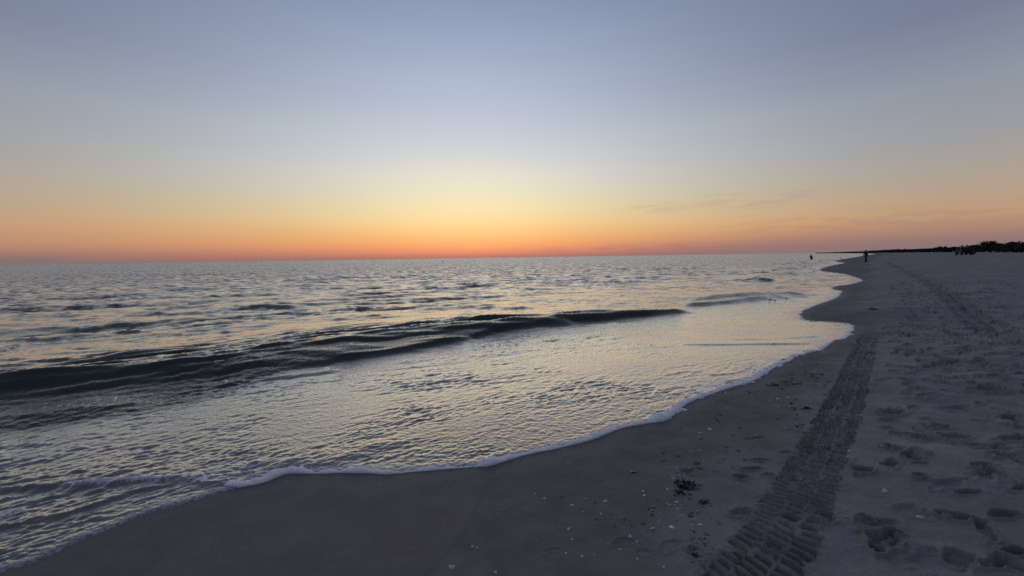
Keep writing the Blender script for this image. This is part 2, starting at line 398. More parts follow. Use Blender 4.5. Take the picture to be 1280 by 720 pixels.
def tread(Z, W, half, pitch, depth, near_end, fade, cols=4, seed=0):
    mk, q, a = near_line(W, GX, GY, half*1.5)
    x = GX[mk]; y = GY[mk]
    n1 = samp(T_lump, 3.7, x+seed, y); n2 = samp(T_soft, 40, x*3+seed, y*3)
    qq = q/half+.05*n1
    inside = sst(np.abs(qq)+.13*samp(T_lump, 3.7, x*1.2, y*1.2), 1.12, .92)
    h = np.zeros(len(q))
    for c in range(cols):
        cc = -1+(2*c+1)/cols
        t = np.clip((qq-cc)/(1./cols), -1.6, 1.6)
        slant = -[.12, .30, .44, .44][c]
        ph = (a+.008*n1+.016*n2)/pitch+slant*t+[0., .5, .12, .62][c]+.25*np.sin(a*1.7+c)
        rid = np.floor(ph)
        hs = lambda k: np.modf(np.abs(np.sin(rid*12.9898+c*78.233+k*3.7)*43758.5453))[0]
        f = ph-rid-.5+(hs(1)-.5)*.12; tt_ = t+(hs(2)-.5)*.45; ln = .62+.32*hs(3)
        bar = np.exp(-((f+.03*n1)/(.29+.06*hs(5)))**8)*sst(np.abs(tt_)+.10*n1, ln+.1, ln-.12)
        h -= bar*depth*(.45+.75*hs(4))*np.clip(1+.35*n2, .3, 1.5)
        h += .30*depth*np.exp(-((np.abs(f)-.44)/.1)**2)*sst(np.abs(t), 1.2, .8)
    h = (h-depth*.05)*inside
    h += depth*.08*np.exp(-((np.abs(qq)-1.1)/.12)**2)*np.clip(n1, 0, 2.5)
    tot = a.max()
    h *= sst(a, near_end, near_end+.3)*sst(a, fade[1], fade[0])
    Z[mk] += h
    return mk, inside*sst(a, fade[1], fade[0])

land = S > -.3
Z = base_z(S)
dry_px = [(893,745),(886,715),(868,655),(892,605),(935,572),(985,540),(1012,505),(1045,470),(1070,432),(1082,405),(1088,378),(1089,358),(1088,342),(1087,332),(1090,325),(1097,320.5),(1108,317.6)]
DW = line_w(dry_px)
DW = np.vstack([DW[0]+(DW[0]-DW[2])*12, DW, DW[-1]+np.array([500., 600.])])
DL = np.empty(GX.size); _P = np.stack([GX.ravel(), GY.ravel()], 1)
for c_ in range(0, GX.size, 200000):
    d_, _, s_ = seg_dist(_P[c_:c_+200000], DW[:-1], DW[1:]); DL[c_:c_+200000] = -d_*np.where(s_ == 0, 1, s_)
DL = DL.reshape(GX.shape)
def dry_at(P):
    d_, _, s_ = seg_dist(P, DW[:-1], DW[1:]); return -d_*s_
rough = sst(DL, -.15, .5)                     # walked-over sand starts above the reach of the waves
track_px = [(895,765),(945,712),(968,680),(985,650),(1003,612),(1022,575),(1040,538),(1055,505),(1068,470),(1080,438),(1090,418),(1097,400),(1100,388),(1100,375),(1096,362),(1091,350),(1087,341)]
TW = line_w(track_px)
t_mk, t_q, t_a = near_line(TW, GX, GY, 3.)
tq = np.full(GX.shape, 9.); tq[t_mk] = t_q
# right-hand (land) side of the tyre track is the dry, trampled sand
side_wall = sst(S, 2.4, 3.4)
Z += .016*samp(T_soft, 40, GX, GY)*rough*fs
Z += .0035*samp(T_soft, 40, GX*4.7, GY*4.7)*(.25+rough)*fs*sst(S, 0, .8)
Z += .0020*samp(T_soft, 40, GX*9, GY*9)*rough*sst(GR, 90, 20)
Z += .0019*samp(T_lump, 3.7, GX, GY)*(.12+rough)*sst(GR, 60, 12)*sst(S, 0, .5)
Z += .0004*samp(T_fine, 1.3, GX, GY)*sst(GR, 8, 3)*(.3+.7*rough)
# wind and foot worn unevenness, larger and longer
Z += .022*np.minimum(samp(T_soft, 40, GX*1.9+5, GY*1.9), .8)*sst(DL, .1, 1.2)*sst(GR, 160, 30)
FP = []
near_fp = [ # px, py, angle, length, width, depth, churn   (footprints and scuffs that can be told apart)
 (1103,676,.4,.20,.13,.014,.024),(1080,648,.9,.11,.08,.020,.014),(1095,686,1.2,.10,.07,.020,.01),(1118,668,.1,.09,.05,.02,.012),(1031,648,.1,.15,.12,.014,0),(1115,563,.2,.10,.07,.028,.004),(1078,592,.2,.17,.10,.022,.008),
 (1150,601,.3,.10,.06,.02,.012),(1190,648,-.5,.20,.07,.022,.003),(1212,652,-.4,.17,.06,.016,0),(1100,655,.1,.2,.1,.006,0),(1238,706,.1,.16,.07,.010,.006),(1265,690,.3,.2,.06,.016,0),
 (1255,645,.2,.22,.07,.012,0),(1225,586,.2,.22,.07,.014,0),(1232,596,0,.2,.05,.012,0),(1222,553,-.4,.24,.10,.018,.004),(1245,566,.4,.14,.06,.014,.003),
 (1135,543,.1,.22,.10,.02,.006),(1150,549,-.2,.16,.08,.018,.003),(1118,512,.1,.28,.14,.026,.009),(1112,521,.1,.2,.1,.02,.003),(1155,494,.1,.28,.12,.018,.004),(1148,487,0,.22,.1,.016,0),
 (1172,527,.2,.26,.12,.022,0),(1188,541,.1,.34,.16,.022,.004),(1195,506,.1,.34,.12,.016,.003),(1262,517,.1,.25,.1,.02,0),(1275,545,.1,.4,.12,.02,0),(1180,454,.1,.5,.16,.022,.004),
 (1240,470,.1,.34,.14,.022,.004),(1225,452,.1,.3,.13,.024,0),(1245,444,.1,.3,.12,.024,0),(1270,443,.1,.3,.13,.02,0),(1205,437,.1,.3,.13,.02,0),(1190,431,.1,.26,.1,.02,0),
 (1140,466,.1,.3,.1,.014,0),(1120,464,.1,.2,.09,.016,0),(1105,476,.1,.3,.1,.008,0),(1115,409,.2,.4,.2,.03,.004),(1120,416,.2,.4,.2,.03,0),(1135,418,.6,.5,.2,.03,0),(1085,428,.2,.3,.15,.02,0),
 (942,585,.1,.16,.05,.014,.003),(950,574,.1,.14,.05,.012,0),(960,592,.2,.12,.06,.014,.003),(928,594,.2,.12,.07,.01,0),(945,547,0,.14,.03,.010,0),(982,565,.1,.1,.05,.012,.004),
 (860,588,.2,.13,.07,.014,.004),(840,680,.4,.16,.1,.008,0),(780,678,.3,.16,.08,.008,0),(805,690,.3,.1,.08,.006,0),(870,690,.9,.14,.14,.012,.006),(690,688,.3,.09,.05,.005,.003),
 (995,480,.1,.2,.05,.012,.004),(985,477,.1,.2,.06,.01,.003),(1035,478,.1,.2,.06,.01,.003),(1185,610,.3,.3,.12,.008,0),(1140,640,.6,.2,.16,.006,0),(1170,700,.6,.3,.2,.008,0),
 (1210,620,.1,.2,.05,.01,0),(1275,615,.2,.18,.05,.012,0),(1150,585,.1,.15,.05,.008,0)]
for i, (px, py, an, L, W, dp, ch) in enumerate(near_fp):
    g = ground(px, py); FP.append((g[0], g[1], an, L, W, dp*(1.25 if px > 900 else .5), i, ch))
# trampled band on the landward side, runs of steps along the beach
def run(p0, p1, step, jit, wob):
    a = ground(*p0)[:2]; b = ground(*p1)[:2]; L = np.hypot(*(b-a)); n = int(L/step); d = (b-a)/L; nrm = np.array([-d[1], d[0]])
    for k in range(n):
        c = a+d*step*k+nrm*((.13 if k % 2 else -.13)+random.gauss(0, jit)+wob*math.sin(k*.2))
        FP.append((c[0], c[1], math.atan2(d[1], d[0])+random.gauss(0, .25), random.uniform(.26, .34), random.uniform(.11, .15), random.uniform(.018, .036), k, random.uniform(0, .003)))
for q in [((1235,520),(1105,345),.62), ((1300,600),(1120,340),.6), ((1350,560),(1150,345),.66), ((1290,470),(1140,340),.7), ((1180,470),(1098,350),.6), ((1420,560),(1200,345),.7),
          ((1250,430),(1165,335),.7), ((1330,440),(1230,345),.8), ((1110,440),(1092,345),.64), ((1160,420),(1110,342),.7), ((1300,420),(1060+120,331),.8), ((1130,420),(1300,400),.7), ((1140,380),(1330,372),.8), ((1200,400),(1320,440),.7)]:
    run(q[0], q[1], q[2], .12, .25)
for k in range(3000):
    r_ = 2.4+55*random.random()**1.6; a_ = R(random.uniform(30, 60)); x = r_*math.sin(a_); y = r_*math.cos(a_)
    FP.append((x, y, random.uniform(0, 3.14), random.uniform(.10, .28), random.uniform(.06, .12), random.uniform(.008, .020)*(1 if r_ < 8 else 1.7), k, random.uniform(0, .003)))
ok = dry_at(np.array([f[:2] for f in FP]))
ex, _, _ = seg_dist(np.array([f[:2] for f in FP]), TW[:-1], TW[1:])
for i, (f, s_) in enumerate(zip(FP, ok)):
    if i < len(near_fp) or (s_ > .1 and ex[i] > .36 and random.random() < (.3+.7*min(s_/1.5, 1))*(.05 if math.hypot(f[0], f[1]) < 4.2 else (.45 if math.hypot(f[0], f[1]) < 7 else .8))): footprint(Z, None, *f)
dmk, dins = tread(Z, TW, .190, .074, .075, -.3, (7.6, 12), 3, 0.)
smear = []
for px, py, L, W in [(928,640,.22,.10), (1030,646,.18,.14), (990,648,.12,.1), (1010,560,.16,.07), (1047,520,.16,.09), (1068,470,.2,.1), (968,685,.1,.08), (1036,545,.12,.08), (996,600,.12,.09)]:
    g = ground(px, py); footprint(Z, None, g[0], g[1], .5, L, W, .012, 3, .002)
t2_px = [(1290,458),(1262,432),(1236,408),(1214,392),(1200,380),(1188,371),(1178,363),(1168,355),(1156,349),(1142,343),(1128,336),(1116,331),(1106,327)]
T2 = line_w(t2_px)
tread(Z, T2, .24, .11, .02, 3., (60, 90), 4, 5.)
mk2, q2, a2 = near_line(T2, GX, GY, 1.2); Z[mk2] -= .030*np.exp(-(q2/.22)**4)*sst(a2, 1, 7)
t3_px = [(1150,350),(1130,338),(1112,330),(1100,325)]
# little scarps left by earlier waves
soak = np.zeros(GX.shape)
for px, h, w in [([(611,596),(606,612),(597,630),(588,652),(574,674),(558,692),(530,725),(500,760)], .010, .5), ([(611,612),(628,606),(650,592),(664,584)], .004, .2)]:
    W_ = line_w(px); mk, q, a = near_line(W_, GX, GY, 2.)
    t = a/a.max(); e_ = sst(t, 0, .12)*sst(t, 1, .8)
    z_ = h*np.clip(q/.025, -1, 1)*.5*np.exp(-np.maximum(np.abs(q)-.02, 0)/w)*e_
    Z[mk] -= z_
# darker, still soaked sand the last wave left
sc_w = line_w([(668,566),(640,585),(611,600),(600,626),(588,652),(574,674),(558,692),(520,735),(470,800)])
mk, q, a = near_line(sc_w, GX, GY, 12.)
soak[mk] = np.clip(.5+(-q)/.03, 0, 1)*(S[mk] > -.5)
n_e = .06*samp(T_soft, 40, GX*2.3, GY*2.3)
soak = np.maximum(soak*.55, sst(S+n_e, .55, .05)*.9)
soak = np.maximum(soak, .5*sst(-GX+.1*samp(T_soft, 40, GX, GY), 1.2, 3.0))
damp = 1-sst(DL+.24*samp(T_soft, 40, GX*.8, GY*.8)+.07*samp(T_soft, 40, GX*5, GY*5), -.55, .5)
tr2 = np.exp(-(q2/.30)**6)*sst(a2, 1, 7)
damp[mk2] = np.maximum(damp[mk2], .0); pack = np.zeros(GX.shape); pack[mk2] = tr2*(.62+.38*np.cos(q2*26))
beach = build_sheet('sand', GX, GY, Z, (S > -.6), {'damp': damp, 'soak': soak, 'pack': pack}, sand_material())
Zland = Z
print('sand verts', len(beach.data.vertices))
def zat(x, y):
    r = math.hypot(x, y); a = math.atan2(x, y)
    i = min(max(np.searchsorted(GR[:, 0], r), 1), GR.shape[0]-1)
    azs = np.arctan2(GX[i, :1381], GY[i, :1381]); j = int(np.argmin(np.abs(azs-a)))
    return float(Zland[i, j]), float(np.min(Zland[max(i-3,0):i+4, max(j-3,0):j+4]))

# ------------------------------------------------------------------ water
del beach
sea = S < .25
WZ = np.zeros(GX.shape)
off = -S
a_sw = sst(off, 7, 15)*sst(GR, 170, 50); a_ch = (.10+.90*sst(off, 3.0, 6.5))*sst(GR, 80, 25)*sst(off, 0, .35); a_rp = sst(GR, 24, 8)*sst(off, .02, .2)*(.85+.15*sst(off, 2, 6))
sw = samp(T_swell, 97, GX, GY); ch = samp(T_chop, 17, GX, GY); rp = samp(T_rip, 9, GX, GY)
patchy = np.clip(.95+.45*samp(T_soft, 40, GX*.7, GY*.7)+.4*samp(T_soft, 40, GX*2.2+7, GY*3.1), .12, 2.1)
zone = 1-.55*sst(off, 2.5, 4)*sst(off, 12, 8)
WZ += .031*(sw+.18*sw*np.abs(sw))*a_sw + .0135*ch*a_ch*patchy*zone + (.0030+.0010*sst(off, 2.5, 6))*rp*a_rp*patchy
WZ += .010*samp(T_soft, 40, GX*.8+9, GY*.8)*sst(off, .3, 2.5)*sst(GR, 80, 30)
WZ += .005*samp(T_long, 31, GX, GY)*sst(off, 2.4, 4)*sst(off, 13, 7)*sst(GR, 60, 20)
WZ += .004*samp(T_long, 31, GX*1.7+3, GY*1.7)*sst(off, 3.5, 5)*sst(GR, 45, 14)
WZ += .0020*np.abs(samp(T_lump, 3.7, GX*1.2, GY*1.5))*sst(off, 2.4, .3)*sst(GR, 12, 6)
RM = np.zeros(GX.shape)
froth = np.zeros(GX.shape)
def ridge(px, zc, h, wf, wb, fr=0., streak=0., ends=(.08, .08), steep=2.0, wobble=.0):
    W_ = line_w([p[:2] for p in px], zc)
    mk, q, a = near_line(W_, GX, GY, 6.)
    t = a/max(a.max(), 1e-6)
    tt = np.linspace(0, 1, len(px))
    f_ = lambda v: np.interp(t, tt, v) if isinstance(v, (list, tuple)) else v
    q = q+wobble*samp(T_soft, 40, GX[mk]*2, GY[mk]*2)
    q = -q                                   # positive towards the beach
    H, WF, WB = f_(h), f_(wf), f_(wb)
    g = np.where(q > 0, np.exp(-(np.abs(q)/WF)**steep), np.exp(-(np.abs(q)/WB)**1.6))
    e_ = (sst(t, 0, ends[0]) if ends[0] else 1)*(sst(t, 1, 1-ends[1]) if ends[1] else 1)
    # points beyond the line's ends must not be lifted
    WZ[mk] += H*g*e_*(1+.05*samp(T_chop, 17, GX[mk]*.4, GY[mk]*.4))
    if streak: WZ[mk] += streak*g*e_*(samp(T_str, 23, a*.30, q)+.55*samp(T_str, 23, a*.55+4, q*2.3)*sst(GR[mk], 12, 7))*sst(GR[mk], 17, 9)
    RM[mk] = np.maximum(RM[mk], g*e_*sst(H*np.ones(len(q)), .05, .12)*np.exp(-np.maximum(-q, 0)/.25))
    if fr: froth[mk] = np.maximum(froth[mk], fr*np.exp(-(q/(WF*1.3+.015))**2)*e_)
# the swell about to break, its face dark, and the small bore at its foot
ridge([(-260,502),(-60,476),(80,463),(180,452),(300,437),(400,424),(500,414),(600,404.5),(700,396),(780,389),(840,384.5),(872,382)], .20,
      [.27,.28,.29,.30,.31,.31,.30,.29,.27,.25,.20,.10], [1.2,1.2,1.2,1.25,1.2,1.1,.85,.55,.28,.2,.18,.2], [2.2]*8+[1.6,1.2,1,1], ends=(.02,.06), steep=2.4, streak=.033)
ridge([(-200,522),(-60,502),(80,486),(200,473),(330,456),(430,442),(500,432)], .08, [.09,.10,.11,.11,.10,.08,.03], .34, .5, ends=(.05,.15))
ridge([(-200,560),(-40,532),(100,514),(220,498)], .04, .07, .30, .5, ends=(.05,.3))
ridge([(280,477),(340,466),(430,450),(480,443),(530,434),(580,425),(620,416),(680,408),(720,404)], .05, [.03,.07,.09,.09,.09,.08,.08,.06,.04], [.10]*9, .6, fr=0, ends=(.05,.05), steep=2)
ridge([(250,487),(300,481),(350,474),(400,467),(440,461)], .01, .03, .08, .3, ends=(.2,.2))
ridge([(868,372.5),(895,370.5),(925,369),(955,367),(985,365),(1010,362)], .18, [.12,.22,.25,.22,.15,.08], [.5,.48,.45,.42,.4,.4], 1.2, ends=(.1,.1))
ridge([(850,381),(880,380),(905,378.5),(935,375.5),(962,373),(985,370)], .05, [.08,.13,.14,.12,.08,.03], .26, .7, ends=(.1,.15))
ridge([(948,348),(955,345),(968,342),(985,340),(1000,338)], .25, [.2,.30,.30,.24,.12], [1.0,1.,.9,.8,.8], 1.5, ends=(.05,.1))
ridge([(930,341),(962,337.5),(985,334.5),(1010,331),(1030,328.5)], .2, [.2,.32,.36,.32,.2], 1.4, 2.5, ends=(.1,.1))
ridge([(900,382),(930,379.5),(962,376),(1000,371.5),(1030,367)], .0, .02, .10, .3, fr=.55, ends=(.2,.1), wobble=.08)
ridge([(935,352),(965,347),(1000,342.5),(1018,339.5)], .0, .03, .25, .6, fr=.55, ends=(.2,.1), wobble=.1)
ridge([(990,334.5),(1012,332),(1036,329.6)], .0, .04, .5, 1., fr=.6, ends=(.1,.1))
ridge([(990,329.5),(1010,327.5),(1035,324.8),(1060,322)], .25, .55, 2.4, 4., ends=(.1,.1))
for px, h in [([(60,372),(120,368),(200,370)], .10), ([(230,388),(300,384),(360,386)], .10), ([(500,362),(620,358),(680,363)], .12), ([(560,381),(620,384),(680,381)], .08),
              ([(180,408),(240,404),(290,407)], .09), ([(640,357),(740,352),(860,354)], .14), ([(20,345),(150,343),(300,344)], .2), ([(700,338),(820,336),(930,335)], .2), ([(380,350),(480,346),(600,347)], .16)]:
    ridge(px, .05, h, .55, 1.6, ends=(.3, .3), wobble=.25)
# thin fronts sliding over the flat wash
ridge([(846,432),(900,431.6),(950,431),(1000,430.6),(1030,430)], .0, .022, .06, .25, ends=(.15,.2))
ridge([(900,424),(960,425),(1020,421),(1040,420)], .0, .012, .05, .2, ends=(.15,.2))
ridge([(880,470),(915,468),(940,459)], .0, .012, .03, .1, ends=(.15,.2)); ridge([(905,478),(940,473),(962,466)], .0, .01, .03, .1, ends=(.15,.2))
ridge([(-60,682),(0,664),(45,655),(87,645),(125,632),(172,617),(215,607),(236,604)], .0, [.014,.016,.018,.018,.018,.018,.014,.01], .016, .2, fr=0, ends=(0,.05))
ridge([(-70,622),(0,614),(50,611),(100,609),(125,607),(162,605),(210,601),(230,600),(252,604),(300,606)], .01, [.035,.035,.034,.03,.026,.022,.02,.02,.02,.01], .035, [.3]*10, fr=.0, ends=(0,.1))
ridge([(60,606),(110,604),(150,602),(190,599),(232,597)], .02, .010, .012, .03, fr=1.2, ends=(.3,.1), wobble=.015)
ridge([(-30,664),(0,652),(20,642),(34,636)], .0, .016, .025, .08, fr=1., ends=(0,.2))
ridge([(300,596),(350,582),(420,576),(470,560),(520,552)], .0, [.012,.02,.02,.014,.006], .10, .25, ends=(.2,.2))
# froth: a thin strip behind the leading edge, more of it where the cusps run out
px_x = FPX*GX/np.maximum(GY, .1)
near_edge = sst(off+.03*samp(T_lump, 3.7, GX*.4, GY*.4), .16, .01)*.9
wide = sst(off+.12*samp(T_lump, 3.7, GX*.3, GY*.3), .5, .05)*.62*sst(GR, 4.8, 8)
froth = np.maximum(froth, np.maximum(near_edge*(.35+.65*sst(GX, -2.0, -1.4)), wide))
c = on_plane(330, 592, 0); froth = np.maximum(froth, .55*np.exp(-(((GX-c[0])/.75)**2+((GY-c[1])/.22)**2)))
c = on_plane(250, 600, 0); froth = np.maximum(froth, .5*np.exp(-(((GX-c[0])/.5)**2+((GY-c[1])/.12)**2)))
WZ += froth*(.006*np.abs(samp(T_lump, 3.7, GX*1.5, GY*1.5)))*sst(GR, 20, 8)
# edge: the sheet of water ends in a rounded lip on the sand
off = off+np.where(off < .8, .045*samp(T_lump, 3.7, GX*.55, GY*.55)+.02*samp(T_lump, 3.7, GX*1.6, GY*1.6), 0)*sst(GX, 1.2, 2.2)*sst(GR, 40, 14)
lip = np.where(off > 0, .011*np.sqrt(np.clip(off/.03, 0, 1)), -.5*(-off))
WZ = WZ*sst(off, 0, .12)+lip+.004*sst(off, .03, 1)
swash = sst(off+.6*samp(T_soft, 40, GX*.6, GY*.6)*.4, 3.3, 1.6)
# the wash lies shoreward of the breaking wave
brk = line_w([(-260,585),(-40,550),(120,524),(250,500),(330,474),(430,454),(530,438),(620,420),(700,408),(800,397),(870,385),(930,375),(985,368),(1020,362)], 0)
mk, q, a = near_line(brk, GX, GY, 14.)
sws = np.zeros(GX.shape); sws[mk] = sst(-q, -.05, .35)
swash = np.where(mk, sws, swash)
swash = swash*(1-.95*sst(RM, .15, .7))
away = sst(np.log(GR), math.log(7), math.log(90))
build_sheet('water', GX, GY, WZ, sea, {'swash': swash, 'froth': froth, 'away': away}, water_material())
WZ_all = WZ
def wz(x, y):
    r = math.hypot(x, y); a = math.atan2(x, y); i = min(np.searchsorted(GR[:, 0], r), GR.shape[0]-1)
    azs = np.arctan2(GX[i, :1381], GY[i, :1381]); return float(WZ_all[i, int(np.argmin(np.abs(azs-a)))])

# ------------------------------------------------------------------ object helpers
def link(name, me, mat=None, parent=None):
    if mat is not None:
        me.materials.clear(); me.materials.append(mat)
    o = bpy.data.objects.new(name, me); COL.objects.link(o)
    if parent: o.parent = parent
    return o
def tag(o, label=None, cat=None, group=None, kind=None):
    if label: o['label'] = label
    if cat: o['category'] = cat
    if group: o['group'] = group
    if kind: o['kind'] = kind
    return o
def empty(name, loc, rz=0.):
    o = bpy.data.objects.new(name, None); COL.objects.link(o); o.location = loc; o.rotation_euler = (0, 0, rz); return o
def mesh_from(V, F, smooth_=True):
    me = bpy.data.meshes.new('mesh'); me.from_pydata([tuple(v) for v in V], [], [tuple(f) for f in F])
    me.polygons.foreach_set('use_smooth', [smooth_]*len(me.polygons)); me.update(); return me

# ------------------------------------------------------------------ foam line
def foam_line():
    i0 = int(np.argmin(np.hypot(*(edge_w-on_plane(300, 609, 0)).T)))
    i1 = int(np.argmin(np.hypot(*(edge_w-on_plane(1080, 319.4, 0)).T)))
    W_ = edge_w[i0:i1]
    pre = [on_plane(x, y, 0) for x, y in [(120,608),(150,606.5),(180,604),(205,601.5),(228,600),(246,604.5),(268,608)]]
    tail = [on_plane(x, y, 0) for x, y in [(225,603),(190,611)]]
    W_ = np.vstack([catmull(pre, 4), W_])
    seg = np.hypot(*np.diff(W_, axis=0).T); acc = np.concatenate([[0], np.cumsum(seg)])
    u = [0.]
    while u[-1] < acc[-1]:
        p = np.array([np.interp(u[-1], acc, W_[:, 0]), np.interp(u[-1], acc, W_[:, 1])]); d = np.hypot(*p)
        u.append(u[-1]+min(max(.006, .0022*d), .4))
    u = np.array(u); x = np.interp(u, acc, W_[:, 0]); y = np.interp(u, acc, W_[:, 1])
    tx = np.gradient(x, u); ty = np.gradient(y, u)
    k = 9; ker = np.ones(k)/k
    tx = np.convolve(np.pad(tx, k//2, 'edge'), ker, 'valid'); ty = np.convolve(np.pad(ty, k//2, 'edge'), ker, 'valid')
    l = np.hypot(tx, ty); tx /= l; ty /= l
    nx, ny = -ty, tx                          # towards the sea
    pxx = np.array([640+FPX*a/max(b, .1) for a, b in zip(x, y)])
    keyx = [120, 160, 200, 228, 250, 275, 300, 335, 350, 362, 372, 385, 400, 470, 520, 560, 590, 610, 640, 700, 780, 820, 835, 850, 870, 930, 1000, 1060, 1200]
    keyw = [.012,.017,.020,.028,.020,.026,.028,.028,.033,.042,.040,.032,.022,.018,.020,.024,.034,.032,.024,.026,.030,.034,.046,.044,.030,.034,.040,.05,.06]
    w = np.interp(pxx, keyx, keyw)*(1+.38*samp(T_lump, 3.7, x*.6, y*.6)+.20*samp(T_lump, 3.7, x*2, y*2))
    w = np.clip(w*1.4, .006, .2)*sst(u, 0, .3)*np.interp(np.hypot(x, y), [0, 8, 12, 60], [1, .8, .35, .3])
    V = []; F = []; n = 11
    for i in range(len(u)):
        for j in range(n):
            th = math.pi*j/(n-1); c_ = math.cos(th); s_ = math.sin(th)
            V.append((x[i]+nx[i]*w[i]*(.55-c_*.9), y[i]+ny[i]*w[i]*(.55-c_*.9), s_**.8*w[i]*.62))
    V = np.array(V)
    lum = samp(T_lump, 3.7, V[:, 0]*2.5, V[:, 1]*2.5)*.10+samp(T_fine, 1.3, V[:, 0]*.9, V[:, 1]*.9)*.07
    wr = np.repeat(w, n); jj = np.tile(np.arange(n), len(u)); inner = (jj > 0) & (jj < n-1)
    V[:, 2] = V[:, 2]*(1+lum)+np.where(inner, 0, -.01)
    gz = base_z(shore_dist(V[:, :2])); V[:, 2] += np.maximum(gz, 0)+.002
    for i in range(len(u)-1):
        for j in range(n-1):
            a = i*n+j; F.append((a, a+1, a+n+1, a+n))
    M = MT('foam'); p = M.n('ShaderNodeBsdfPrincipled'); Pz = M.pos()
    M.l(M.mix(M.noise(Pz, 90, 4), (.88, .82, .74), (.98, .92, .83)), p.inputs['Base Color']); p.inputs['Roughness'].default_value = .55
    b = M.n('ShaderNodeBump'); b.inputs['Strength'].default_value = .8; b.inputs['Distance'].default_value = .003
    v = M.n('ShaderNodeTexVoronoi'); v.inputs['Scale'].default_value = 180; M.l(Pz, v.inputs['Vector'])
    M.l(M.math('ADD', v.outputs['Distance'], M.noise(Pz, 50, 4)), b.inputs['Height']); M.l(b.outputs[0], p.inputs['Normal'])
    p.inputs['Subsurface Weight'].default_value = .7; p.inputs['Subsurface Radius'].default_value = (.03, .03, .03); p.inputs['Subsurface Scale'].default_value = 1.0
    M.l(p.outputs[0], M.out.inputs[0])
    o = link('foam', mesh_from(V, F), M.m); tag(o, 'white bead of foam along the leading edge of the wash', None, None, 'stuff')
foam_line()

# ------------------------------------------------------------------ shells and wrack
M_shell = [simple('shell_white', (.66, .63, .58), .45, .2, 60), simple('shell_cream', (.48, .44, .37), .55, .25, 60), simple('shell_grey', (.26, .25, .25), .6, .3, 60)]
M_weed = simple('seaweed', (.018, .015, .010), .6, .4, 30, .5, 90)
M_wood = simple('driftwood', (.045, .036, .028), .85, .35, 40, .6, 120)
def shell_mesh(kind, seed):
    """kind 0: a domed, ribbed valve; 1: a long razor-like valve; 2: a broken piece"""
    r = random.Random(seed); V = []; F = []; nu, nv = 14, 7
    for j in range(nv+1):
        t = j/nv
        for i in range(nu+1):
            a = math.pi*(-.5+(i/nu))*1.18
            rib = 1+.05*math.cos(a*22)*t
            rr = t*rib*(1 if kind != 2 else .75+.35*math.sin(a*2.3+seed)*t)
            x = math.sin(a)*rr*.5*(1 if kind != 1 else .42); y = math.cos(a)*rr*.55-.28
            z = .26*(1-t**2.2)*(1 if kind != 2 else .7)+.01
            if t < .35: z = .26*(1-t**2.2)*(.5+t*1.43)
            V.append((x, y, z))
    n = nu+1
    for j in range(nv):
        for i in range(nu): F.append((j*n+i, j*n+i+1, (j+1)*n+i+1, (j+1)*n+i))
    # inner skin so that the valve has a thickness
    o = len(V); V += [(x*.93, y*.93, max(z-.05, -.02)) for x, y, z in V]
    F += [tuple(o+q for q in f[::-1]) for f in F[:nu*nv]]
    for i in range(nu): F.append((nv*n+i, nv*n+i+1, o+nv*n+i+1, o+nv*n+i))
    return mesh_from(V, F)
SH = {}
for k in range(3):
    for c_ in range(3):
        for s_ in range(2):
            me = shell_mesh(k, s_*3+k); me.materials.append(M_shell[c_]); SH[(k, c_, s_)] = me
def put_shell(px, py, size_px, label, kind=0, col=1, group=None):
    g = ground(px, py); z, zmin = zat(g[0], g[1]); d = math.hypot(g[0], g[1], CAM_Z-z)
    o = bpy.data.objects.new('shell', SH[(kind, col, random.randint(0, 1))]); COL.objects.link(o)
    s = size_px*d/FPX
    o.location = (g[0], g[1], z-.04*s); o.scale = (s, s, s*random.uniform(.8, 1.2))
    o.rotation_euler = (random.gauss(0, .25), random.gauss(0, .25), random.uniform(0, 6.28))
    tag(o, label, 'shell', group)
